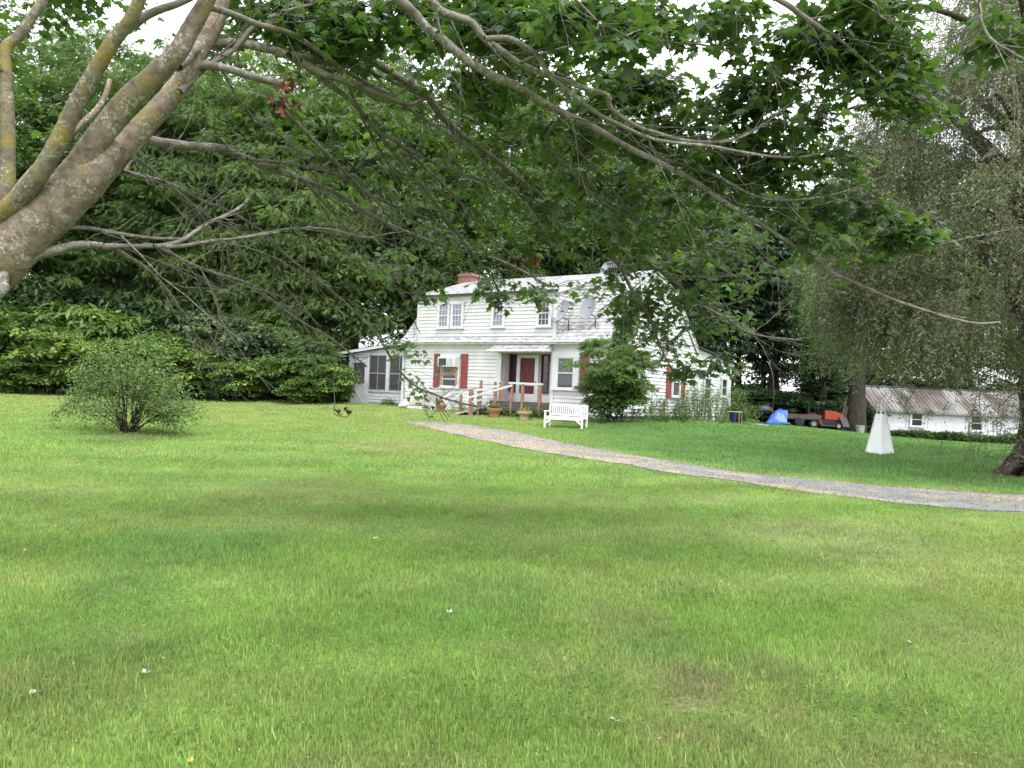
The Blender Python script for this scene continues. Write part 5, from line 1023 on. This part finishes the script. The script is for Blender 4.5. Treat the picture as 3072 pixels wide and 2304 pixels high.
relabel('dark conifer at the wood edge right of the house', ['small dark conifer right behind the rear lean-to', 'dark conifer set back behind the lean-to corner', 'dark conifer above the small side table', 'dark conifer standing above the barbecue grill', 'dark conifer rising above the blue tarp', 'dark conifer just left of the old willow trunk'])
relabel('slender tree with bare lower trunk at the wood edge right of the house', ['slender bare trunked tree far back above the grill', 'slender bare trunked tree above the blue tarp', 'slender bare trunked tree above the trailer', 'slender bare trunked tree behind the old willow trunk'])
relabel('dark conifer beyond the shed roof', ['dark conifer above the left end of the shed', 'dark conifer above the left shed window', 'tall conifer far back above the right shed window', 'dark conifer beyond the right end of the shed'])
relabel('tall dark broadleaf tree beyond the shed roof', ['dark broadleaf tree above the left half of the shed', 'broadleaf tree far back above the middle of the shed', 'dark broadleaf tree above the right half of the shed', 'dark broadleaf tree past the weeping willow trunk'])
for k_, (pre_, cat_) in hg.items():
    obs = sorted([o for o in bpy.data.objects if o.get('label') == pre_], key=lambda o: math.atan2(o.location.x, o.location.y))
    for i_, o in enumerate(obs):
        u_ = project([tuple(o.location)]); x_ = float(u_[0][0])
        where = 'at the left frame edge' if x_ < 40 else 'left of the lawn shrub' if x_ < 200 else 'behind the left side of the lawn shrub' if x_ < 330 else 'behind the lawn shrub' if x_ < 440 else 'behind the right side of the lawn shrub' if x_ < 560 else 'just right of the lawn shrub' if x_ < 680 else 'midway from lawn shrub to porch' if x_ < 820 else 'a little left of the porch' if x_ < 915 else 'near the left of the porch' if x_ < 960 else 'beside the side porch'
        o['label'] = ('low ' if o.dimensions.z < 0 or o.scale[2]*3.4 < 2.6 else 'tall ')+pre_.split(' in the thicket')[0].split(' along')[0].split(' at the foot')[0]+' '+where
obs = [o for o in bpy.data.objects if str(o.get('label', '')).startswith('dark bush at the wood edge behind')]
for o, q in zip(sorted(obs, key=lambda o: o.location.x), ('beside the rear lean-to wall', 'behind the small side table', 'farther back above the grill', 'behind the barbecue grill', 'far back above the blue tarp', 'behind the trailer and ladder', 'behind the old willow trunk')): o['label'] = 'dark bush '+q
obs = [o for o in bpy.data.objects if str(o.get('label', '')).startswith('dark bush behind the white shed')]
for o, q in zip(sorted(obs, key=lambda o: o.location.x), ('at the left end of the shed', 'behind the left shed window', 'behind the middle of the shed roof', 'behind the right shed window')): o['label'] = 'tall dark bush '+q
# ------------------------------------------------------------------ foreground maple
TB = Vector((-5.0, 5.35, Hf(-5.0, 5.35)))
MP = empty('maple_tree', TB, 0, 'leaning foreground maple with lichened grey limbs spreading leaves over the lawn', 'tree')
TBn = np.array(TB); gm = np.random.default_rng(55)
def pp(lst, Y0, Y1):
    m = len(lst); return [np.array(at(x, y, Y0+(Y1-Y0)*i/(m-1))) for i, (x, y) in enumerate(lst)]
BR = []       # (points, radii) of every woody piece, world space
def px_r(wpx, Y): return wpx/2*Y/FPX
def limb(name, lst, Y0, Y1, w0, w1, pre=None, n=10, rough=.02, mat='maple_bark', post=None, sub=6):
    P = (pre or [])+pp(lst, Y0, Y1)+(post or []); P = catmull(P, sub); r0_, r1_ = px_r(w0, Y0), px_r(w1, Y1)
    rad = np.linspace(r0_, r1_, 8); V, Fa = tube_arr(P, rad, n, rough); BR.append((P, np.interp(np.linspace(0, 1, len(P)), np.linspace(0, 1, 8), rad)))
    return npmesh(name, V-TBn, Fa, M[mat], MP, smooth=True)
# trunk
tr_pts = catmull([TBn+np.array([.05, 0, -.3]), TBn+np.array([.02, 0, .5]), TBn+np.array([.25, 0, 1.2])]+pp([(-150, 900), (-30, 805), (90, 690), (190, 595), (275, 515), (350, 425)], 5.4, 5.5), 8)
V, Fa = tube_arr(tr_pts, [.36, .25, .21, .185, .175, .165, .15, .08], 22, .014)
V2, F2 = tube_arr(catmull([TBn+np.array([0, 0, -.3]), TBn+np.array([-.05, .05, .35]), TBn+np.array([.1, 0, 1.1])], 5), [.44, .30, .15], 18, .04)
V, Fa = cat([(V, Fa), (V2, F2)]); npmesh('trunk', V-TBn, Fa, M['maple_bark'], MP, smooth=True); BR.append((tr_pts, np.full(len(tr_pts), .2)))
limb('limb', [(-40, 690), (10, 640), (65, 586), (119, 521), (179, 418), (233, 304), (282, 217), (336, 130), (391, 60), (418, 0), (470, -110), (540, -260), (700, -420)], 5.35, 4.9, 68, 26, pre=[np.array(at(-260, 960, 5.4)), np.array(at(-130, 800, 5.38))], n=16, mat='olive_bark')
limb('limb', [(395, 80), (425, 55), (470, 32), (540, 8), (620, -30), (760, -90), (950, -130)], 5.15, 5.2, 30, 12, mat='grey_bark')
limb('limb', [(170, 610), (205, 540), (250, 480), (304, 402), (380, 304), (461, 228), (532, 157), (575, 81), (613, 16), (650, -60), (720, -180), (850, -330), (1050, -450)], 5.45, 5.2, 86, 26, n=16)
limb('limb', [(215, 600), (262, 545), (310, 515), (369, 450), (434, 374), (499, 304), (553, 233), (597, 152), (640, 71), (665, 0), (700, -80), (760, -190)], 5.6, 6.1, 82, 42, n=16)
limb('limb', [(20, 690), (20, 597), (25, 488), (22, 325), (16, 217), (17, 146), (60, 103), (108, 33), (140, -20), (200, -150)], 6.2, 6.6, 50, 22, pre=[np.array(at(-120, 840, 5.7))], mat='olive_bark')
limb('limb', [(60, 560), (110, 500), (180, 430), (270, 350), (310, 300), (330, 240)], 6.1, 6.6, 30, 14, pre=[np.array(at(-60, 760, 5.55)), np.array(at(10, 640, 5.8))])
limb('limb', [(10, 815), (30, 805), (100, 770), (160, 750), (240, 733), (310, 737)], 5.35, 5.6, 40, 20, pre=[np.array(at(-190, 1000, 5.35)), np.array(at(-10, 880, 5.33)), np.array(at(5, 850, 5.33))], mat='grey_bark')
# long branches: name, pts, Y0, Y1, w0, w1, leafiness (start,end)
LB = [
 ([(15, 825), (60, 790), (180, 754), (304, 738), (461, 738), (543, 722), (618, 673), (700, 635), (748, 597)], 5.35, 6.2, 20, 8),
 ([(300, 740), (400, 745), (461, 737), (597, 803), (732, 846), (800, 890), (905, 965), (1000, 1020), (1100, 1100)], 5.6, 8.5, 16, 5),
 ([(461, 738), (543, 738), (640, 722), (705, 716), (836, 697)], 5.7, 6.3, 14, 6),
 ([(700, 716), (790, 700), (890, 685), (990, 688), (1090, 712), (1170, 700), (1210, 695)], 6.2, 7.5, 9, 5),
 ([(157, 684), (260, 684), (380, 705), (470, 715), (543, 716)], 5.5, 5.9, 14, 8),
 ([(330, 740), (430, 800), (500, 870), (560, 960), (600, 1020), (680, 1075)], 5.7, 7.5, 15, 5),
 ([(395, 425), (429, 418), (488, 429), (586, 440), (661, 445), (742, 477), (824, 508), (905, 538), (1007, 579), (1109, 644), (1190, 685), (1251, 709), (1332, 738), (1414, 758), (1490, 778), (1563, 811), (1653, 861)], 5.8, 10.5, 33, 6),
 ([(130, 548), (217, 515), (282, 505), (353, 510), (423, 526), (515, 553), (600, 599), (673, 628), (775, 685), (860, 766), (946, 835), (1027, 900), (1113, 984), (1157, 1046), (1188, 1100), (1244, 1156), (1298, 1181), (1360, 1203), (1439, 1219), (1464, 1209)], 5.4, 11, 13, 5),
 ([(373, 515), (400, 480), (430, 490), (515, 560), (640, 660), (720, 700), (800, 780), (880, 890), (960, 980)], 5.4, 8.5, 9, 4),
 ([(530, 200), (560, 170), (597, 141), (651, 130), (760, 136), (868, 168), (960, 217), (1040, 246), (1098, 268), (1163, 293), (1206, 311), (1242, 311), (1279, 293)], 5.6, 7.3, 34, 10),
 ([(866, 166), (930, 176), (989, 192), (1060, 200), (1134, 224), (1199, 253), (1290, 300), (1400, 350), (1520, 430)], 6.2, 8.4, 22, 8),
 ([(900, 185), (989, 253), (1062, 311), (1098, 354), (1134, 391), (1206, 438), (1279, 506), (1369, 593), (1450, 690), (1560, 790), (1620, 850)], 6.3, 9.5, 18, 5),
 ([(515, 275), (553, 233), (597, 195), (680, 206), (760, 230), (850, 252)], 5.8, 6.0, 27, 22),
 ([(540, 275), (575, 240), (625, 195), (700, 150), (760, 80), (840, 40), (950, 10)], 5.8, 6.3, 20, 10),
 ([(614, 16), (700, 43), (772, 72), (855, 94), (917, 127), (989, 177), (1025, 206), (1098, 250), (1170, 286), (1260, 350), (1400, 440), (1500, 540), (1600, 640), (1660, 740)], 5.4, 8.2, 20, 6),
 ([(700, -80), (800, -50), (880, -20), (931, 11), (989, 58), (1036, 108), (1080, 155), (1134, 192), (1206, 239), (1279, 286), (1315, 336), (1369, 391), (1441, 445), (1519, 504), (1592, 565), (1646, 601), (1744, 652), (1834, 731), (1906, 764), (1997, 825), (2087, 901), (2159, 945), (2200, 966)], 6.0, 9.6, 40, 6),
 ([(720, -180), (900, -150), (1100, -80), (1199, 0), (1242, 40), (1279, 83), (1333, 123), (1387, 170), (1472, 224), (1555, 260), (1617, 300), (1689, 340), (1762, 372), (1881, 441), (1942, 470), (2015, 506), (2087, 546), (2166, 601), (2276, 667), (2342, 711), (2408, 755), (2495, 816), (2583, 856), (2671, 895), (2759, 926), (2847, 953), (2935, 970), (3001, 966)], 5.3, 7.2, 36, 5),
 ([(950, -130), (1100, -110), (1220, -50), (1293, 0), (1322, 33), (1369, 51), (1416, 69), (1454, 116), (1508, 155), (1563, 192), (1635, 224), (1707, 246), (1762, 268), (1823, 286), (1834, 325), (1906, 376), (1979, 401), (2069, 423), (2188, 422), (2276, 382), (2364, 316), (2403, 272)], 5.1, 6.2, 30, 6),
 ([(1454, 116), (1527, 116), (1581, 145), (1617, 174), (1653, 231), (1725, 289), (1798, 344), (1870, 380), (1942, 412), (2015, 427), (2123, 437), (2210, 453), (2320, 470), (2408, 470), (2473, 457), (2560, 440), (2690, 445)], 5.3, 6.2, 18, 4),
 ([(1563, 188), (1617, 166), (1689, 145), (1762, 123), (1816, 112), (1870, 105), (1942, 116), (2033, 130), (2105, 134), (2200, 160), (2240, 190)], 5.5, 5.9, 11, 5),
 ([(1950, 470), (2040, 495), (2126, 518), (2188, 549), (2254, 584), (2320, 600), (2408, 598), (2495, 584), (2583, 558), (2662, 523)], 6.5, 6.1, 11, 5),
 ([(1250, -250), (1700, -220), (2100, -120), (2337, 0), (2408, 48), (2473, 92), (2517, 119), (2600, 190), (2690, 260), (2830, 330)], 5.2, 5.9, 22, 6),
 ([(2100, -120), (2500, -150), (2800, -80), (2926, 0), (2944, 66), (2974, 119), (3023, 149), (3072, 176), (3160, 200)], 5.2, 4.6, 12, 6),
 ([(2400, -100), (2610, 0), (2640, 50), (2700, 65), (2800, 60)], 5.3, 5.6, 9, 4),
 ([(2500, 810), (2600, 790), (2760, 750), (2900, 715), (3072, 680), (3150, 660)], 6.9, 6.2, 4, 3),
 ([(1689, 345), (1640, 420), (1720, 520), (1800, 600), (1900, 660), (2000, 700), (2100, 760), (2200, 830)], 6.4, 8.2, 12, 5),
 ([(1655, 365), (1700, 420), (1760, 480), (1830, 560), (1900, 640), (1960, 700)], 6.5, 7.6, 11, 4),
 ([(1798, 695), (1860, 800), (1900, 880), (1950, 960), (1990, 1060), (2030, 1130)], 8.2, 10.0, 12, 4),
 ([(1834, 731), (1960, 740), (2080, 745), (2200, 735), (2300, 700)], 8.3, 8.0, 10, 4),
 ([(1997, 825), (2100, 832), (2220, 825), (2300, 815)], 8.6, 8.4, 7, 3),
 ([(2087, 901), (2150, 930), (2230, 990), (2300, 1010), (2400, 1020)], 9.0, 8.6, 8, 4),
 ([(1098, 354), (1200, 480), (1300, 600), (1400, 740), (1480, 840), (1500, 905)], 7.0, 9.8, 13, 4),
 ([(1206, 438), (1330, 500), (1500, 560), (1600, 600), (1700, 640)], 7.4, 8.2, 9, 4),
 ([(1040, 246), (1100, 380), (1180, 520), (1230, 640), (1260, 760), (1300, 850)], 6.9, 9.0, 9, 4),
 ([(742, 477), (850, 490), (1000, 520), (1140, 600), (1290, 660), (1450, 740)], 6.6, 8.6, 11, 4),
 ([(905, 538), (1000, 640), (1100, 760), (1200, 880), (1260, 1000)], 7.2, 10, 8, 3),
 ([(845, 325), (920, 400), (1020, 500), (1080, 560), (1180, 640), (1330, 700)], 6.0, 8.0, 14, 5),
 ([(1290, -20), (1380, -60), (1560, -60), (1700, -20), (1790, 60)], 4.9, 4.6, 14, 5),
 ([(780, 520), (860, 640), (950, 760), (1030, 850)], 6.6, 8.6, 7, 3), ([(600, 803), (650, 900), (655, 980), (634, 1050)], 6.5, 6.8, 6, 4),
 ([(640, 160), (740, 330), (880, 440), (960, 560), (1100, 650)], 6.0, 7.5, 8, 3)]
for i, (lst, Y0, Y1, w0, w1) in enumerate(LB):
    limb('branch', lst, Y0, Y1, w0*1.08, w1, n=8 if w0 > 12 else 6, rough=.03, mat='grey_bark' if w0 > 17 else 'twig_bark', sub=5)
# finer woody growth: side shoots along every branch
NB = len(BR); shoots = []
def shoot(p, d, L_, r, depth=0, curl=.5):
    k = 6; pts = [p]; d = d/np.linalg.norm(d)
    for i in range(k):
        d = d+gm.normal(0, .13, 3)+np.array([0, 0, curl*.10*(1 if i > 1 else -.6)]); d /= np.linalg.norm(d); pts.append(pts[-1]+d*L_/k)
    pts = np.array(pts); shoots.append(tube_arr(pts, [r, r*.6, r*.3], 4)); BR.append((pts, np.full(len(pts), r*.5)))
    if depth < 1:
        for _ in range(gm.integers(1, 4)):
            j = gm.integers(2, k); dd = pts[j]-pts[j-1]; shoot(pts[j], dd/np.linalg.norm(dd)+gm.normal(0, .45, 3), L_*gm.uniform(.25, .55), r*.55, depth+1, curl)
for (P, rad) in BR[8:NB]:
    Ls = np.linalg.norm(np.diff(P, axis=0), axis=1).sum(); m = int(Ls*4.6)+1
    for _ in range(m):
        j = gm.integers(int(len(P)*.12), len(P)-1); t_ = P[j+1]-P[j]; t_ = t_/np.linalg.norm(t_)
        s_ = gm.choice([-1, 1]); d = t_*1.0+np.array([0, 0, s_*gm.uniform(.2, .7)])+gm.normal(0, .35, 3); shoot(P[j], d, gm.uniform(.3, 1.35)*(1 if j < .7*len(P) else .5), min(rad[j]*.5, gm.uniform(.003, .0075)))
V, Fa = cat(shoots); npmesh('twigs', V-TBn, Fa, M['twig_bark'], MP, smooth=True)
# leaf sprays
blobs = [(300, 70, 260, 60, 20, 7, .8), (100, 330, 110, 160, 8, 7, 0), (960, 50, 330, 70, 60, 6, .5), (1290, 60, 200, 90, 50, 6, .5), (1560, 60, 170, 90, 60, 5.6, .6), (1640, 130, 120, 90, 22, 5.9, .6), (1000, 40, 120, 60, 14, 6.2, .5), (1480, 200, 140, 100, 20, 6.6, .7), (1780, 60, 170, 110, 34, 4.8, .4), (1650, 260, 260, 130, 80, 6.6, .8), (2000, 60, 170, 60, 26, 5.6, .5), (2200, 80, 110, 80, 10, 5.6, .4),
 (2560, 80, 190, 90, 52, 5.5, .4), (2620, 200, 150, 110, 50, 5.5, .4), (2730, 310, 110, 45, 14, 5.6, .3), (2280, 260, 120, 130, 30, 6.0, .5), (2240, 410, 320, 120, 80, 6.2, .6), (2330, 560, 270, 80, 55, 6.3, .5), (1980, 330, 220, 160, 80, 6.4, .7), (2570, 690, 220, 75, 62, 6.3, .5), (2740, 660, 90, 50, 22, 6.1, .3),
 (1980, 600, 260, 150, 95, 7.4, .9), (1800, 500, 260, 150, 80, 7.4, .9), (1540, 480, 170, 220, 50, 7.8, 1.), (1700, 640, 260, 100, 70, 8.2, 1.), (1990, 830, 190, 110, 75, 8.7, .7), (2110, 960, 150, 50, 28, 9.2, .5), (1900, 900, 140, 70, 32, 9, .6), (1980, 1010, 110, 60, 22, 9.5, .5), (2190, 1118, 90, 16, 12, 9.3, .3), (2060, 1100, 60, 40, 12, 9.6, .3), (1650, 872, 220, 26, 30, 9.6, .5), (1470, 880, 50, 40, 10, 9.8, .3),
 (1492, 915, 24, 26, 4, 9.8, .2), (1636, 905, 30, 26, 5, 9.6, .2), (1290, 885, 34, 24, 5, 9.2, .3), (1165, 1050, 40, 36, 6, 10.4, .3), (1235, 1110, 22, 50, 6, 10.6, .3), (1240, 1160, 22, 14, 3, 10.7, .2), (1150, 200, 270, 130, 30, 7, .6), (1200, 480, 260, 160, 34, 8, 1.), (1430, 700, 170, 80, 34, 9, .7), (1250, 800, 140, 60, 14, 9.2, .7), (1050, 400, 250, 200, 20, 7.6, 1.),
 (3030, 110, 60, 70, 12, 4.7, .3), (2500, 880, 26, 30, 3, 6.9, .1), (1000, 130, 180, 60, 16, 6.3, .4), (820, 330, 250, 150, 10, 7.4, .8), (1420, 330, 200, 160, 24, 7.6, .8), (640, 60, 140, 60, 14, 6.4, .5), (2130, 700, 160, 80, 36, 8, .6), (2260, 800, 120, 60, 12, 8.4, .5), (2350, 130, 60, 60, 5, 5.6, .3), (2240, 20, 60, 40, 6, 5.5, .3),
 # above the frame
 (300, -300, 300, 200, 40, 6.4, 1.2), (900, -260, 350, 180, 70, 6, 1.2), (1500, -200, 400, 150, 80, 5.6, 1.), (2100, -200, 400, 160, 60, 5.6, .9), (2700, -150, 300, 100, 30, 5.2, .6), (-300, 200, 250, 300, 30, 6, 1.)]
AP = np.vstack([P for P, r in BR]); apx, apy = project(AP)
SP = []; spr = []; SD_ = []; ST = []
for (cx, cy_, rx, ry, n, Y0, dY) in blobs:
    n = int(n*(1.45 if cy_ < 430 else .92) if cy_ > -80 else n*.25)
    for _ in range(n):
        a0 = gm.uniform(0, 6.28); rr = math.sqrt(gm.random()); x = cx+rx*rr*math.cos(a0); y = cy_+ry*rr*math.sin(a0)
        Yd = Y0+.35+abs(gm.normal(0, .6))*dY*gm.choice([1, 1, 1, -.7]); p = np.array(at(x, y, Yd))
        # pull towards woody growth nearby
        d2 = np.sum((AP-p)**2, 1); j = int(np.argmin(d2)); dist = math.sqrt(d2[j])
        if n > 20 and cy_ > 500:
            u_, v_ = project(p if dist < 1.6 else p+(AP[j]-p)*.4)
            if (1250 < u_ < 1795 and v_ > 890) or (1655 < u_ < 1800 and v_ > 855) or (1370 < u_ < 1430 and v_ > 800): continue
        if dist > 1.6: p = p+(AP[j]-p)*.4; dist *= .6
        q = AP[j]; out = p-q; mid = q+out*.5+np.array([0, 0, .06])+gm.normal(0, .04, 3); pts = catmull([q, mid, p], 4)
        if dist > .05: spr.append(tube_arr(pts, [.0055, .003, .0018], 4))
        m = gm.integers(6, 13); tl = gm.random(m)**.6; base = q+out*np.maximum(tl, .35)[:, None] if dist > .25 else np.repeat(p[None], m, 0)
        az = gm.random(m)*6.28; hv = np.stack([np.cos(az), np.sin(az), 0*az], 1)
        off = hv*gm.uniform(.03, .14, (m, 1))+gm.normal(0, .05, (m, 3)); SP.append(base+off); SD_.append(hv+np.array([0, 0, -.55])+gm.normal(0, .35, (m, 3))); ST.append(np.full(m, gm.normal(.46, .12))+gm.normal(0, .09, m))
P = np.vstack(SP); D = np.vstack(SD_); tt = np.clip(np.hstack(ST), 0, 1); n = len(P); print('maple leaves', n)
Nn = np.tile([0, 0, 1.], (n, 1))+norm(D)*np.array([1, 1, 0])*.9+gm.normal(0, .38, (n, 3)); sz = .088*gm.uniform(.55, 1.35, n)
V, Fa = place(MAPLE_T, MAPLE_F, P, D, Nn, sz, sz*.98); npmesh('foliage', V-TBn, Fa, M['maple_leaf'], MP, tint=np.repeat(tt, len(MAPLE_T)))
V, Fa = cat(spr); npmesh('leaf_twigs', V-TBn, Fa, M['twig_bark'], MP)
# dead leaf clusters caught in the branches
for (cx, cy_, Y, n, sp_) in ((872, 258, 5.9, 7, .035), (862, 296, 5.9, 12, .055), (1609, 716, 8.6, 5, .05), (1596, 768, 8.7, 7, .04), (1557, 763, 8.7, 5, .035)):
    c0 = np.array(at(cx, cy_, Y)); P = c0+gm.normal(0, sp_, (n, 3)); D = gm.normal(0, .5, (n, 3))+np.array([0, 0, -.8])
    T_ = MAPLE_T.copy(); T_[:, 2] -= .9*T_[:, 0]**2; V, Fa = place(T_, MAPLE_F, P, D, gm.normal(0, 1, (n, 3)), .085, .06)
    npmesh('dead_leaf_cluster', V-TBn, Fa, M['dead_leaf'], MP, tint=np.repeat(gm.random(n), len(T_)))
# drooping twig with curled leaves low in front of the porch
q0 = np.array(at(1003, 1120, 10)); P_ = catmull([np.array(at(1030, 1010, 9.6)), q0, np.array(at(1004, 1205, 10)), np.array(at(1003, 1240, 10)), np.array(at(1030, 1250, 10)), np.array(at(1050, 1246, 10))], 5)
V, Fa = tube_arr(P_, [.006, .006, .005, .004], 5); npmesh('branch', V-TBn, Fa, M['twig_bark'], MP)
n = 9; P = np.array([at(x, y, 10) for x, y in zip(np.linspace(1012, 1052, n), 1236+gm.normal(0, 5, n))]); V, Fa = place(MAPLE_T, MAPLE_F, P, gm.normal(0, .5, (n, 3))+np.array([0, 0, -.4]), gm.normal(0, 1, (n, 3)), .07, .05)
npmesh('dead_leaf_cluster', V-TBn, Fa, M['brown_leaf'], MP, tint=np.zeros(len(V)))
# ------------------------------------------------------------------ petals and leaves on the lawn
def petal(px, py, sz, label, mat='petal', name='fallen_petal', cat_='petal'):
    p = ground(px, py); g = random.Random(px); n = 3; P = np.zeros((n, 3))+np.array([0, 0, .028]); az = np.array([g.uniform(0, 6.28)+k*1.3 for k in range(n)])
    D = np.stack([np.cos(az), np.sin(az), np.full(n, .5)], 1); V, Fa = place(LEAF_T, LEAF_F, P, D, np.tile([0, 0, 1.], (n, 1)), sz, sz*.6); o = npmesh(name, V*np.array([.72, .72, .8]), Fa, M[mat]); o.location = p; tag(o, label, cat_)
for a_ in [(1350, 1846, .05, 'brightest white petal near the centre of the near lawn'), (1728, 1718, .045, 'white petal beside the small brown leaf on the lawn'), (1125, 1622, .05, 'white petal on the dark mown band left of centre'), (90, 2095, .045, 'white petal near the bottom left corner'), (436, 2030, .05, 'upright pale petal in the lower left grass'), (2738, 1940, .055, 'white petal alone on the right side of the near lawn'), (2158, 1753, .045, 'bluish white petal right of centre'), (778, 1518, .04, 'small white petal in mid lawn left of centre'), (792, 1444, .045, 'pale speck petal farther up the left lawn'), (68, 1660, .05, 'flat pale petal by the left edge of the lawn'), (2287, 2042, .04, 'pale yellow petal in the lower right weeds'), (1848, 2175, .045, 'narrow white petal at the bottom right of centre'), (608, 1350, .06, 'pale petal on the lawn right of the shrub'), (417, 1365, .06, 'thin pale petal below the left lawn shrub'), (1640, 1795, .03, 'tiny pink petal left of the brown leaf')]: petal(*a_)
petal(1814, 1746, .05, 'small dark brown leaf lying on the lawn', 'brown_leaf', 'fallen_leaf', 'leaf'); petal(574, 2300, .035, 'tiny yellow flower at the bottom edge of the lawn', 'yellow_flower', 'lawn_flower', 'flower')
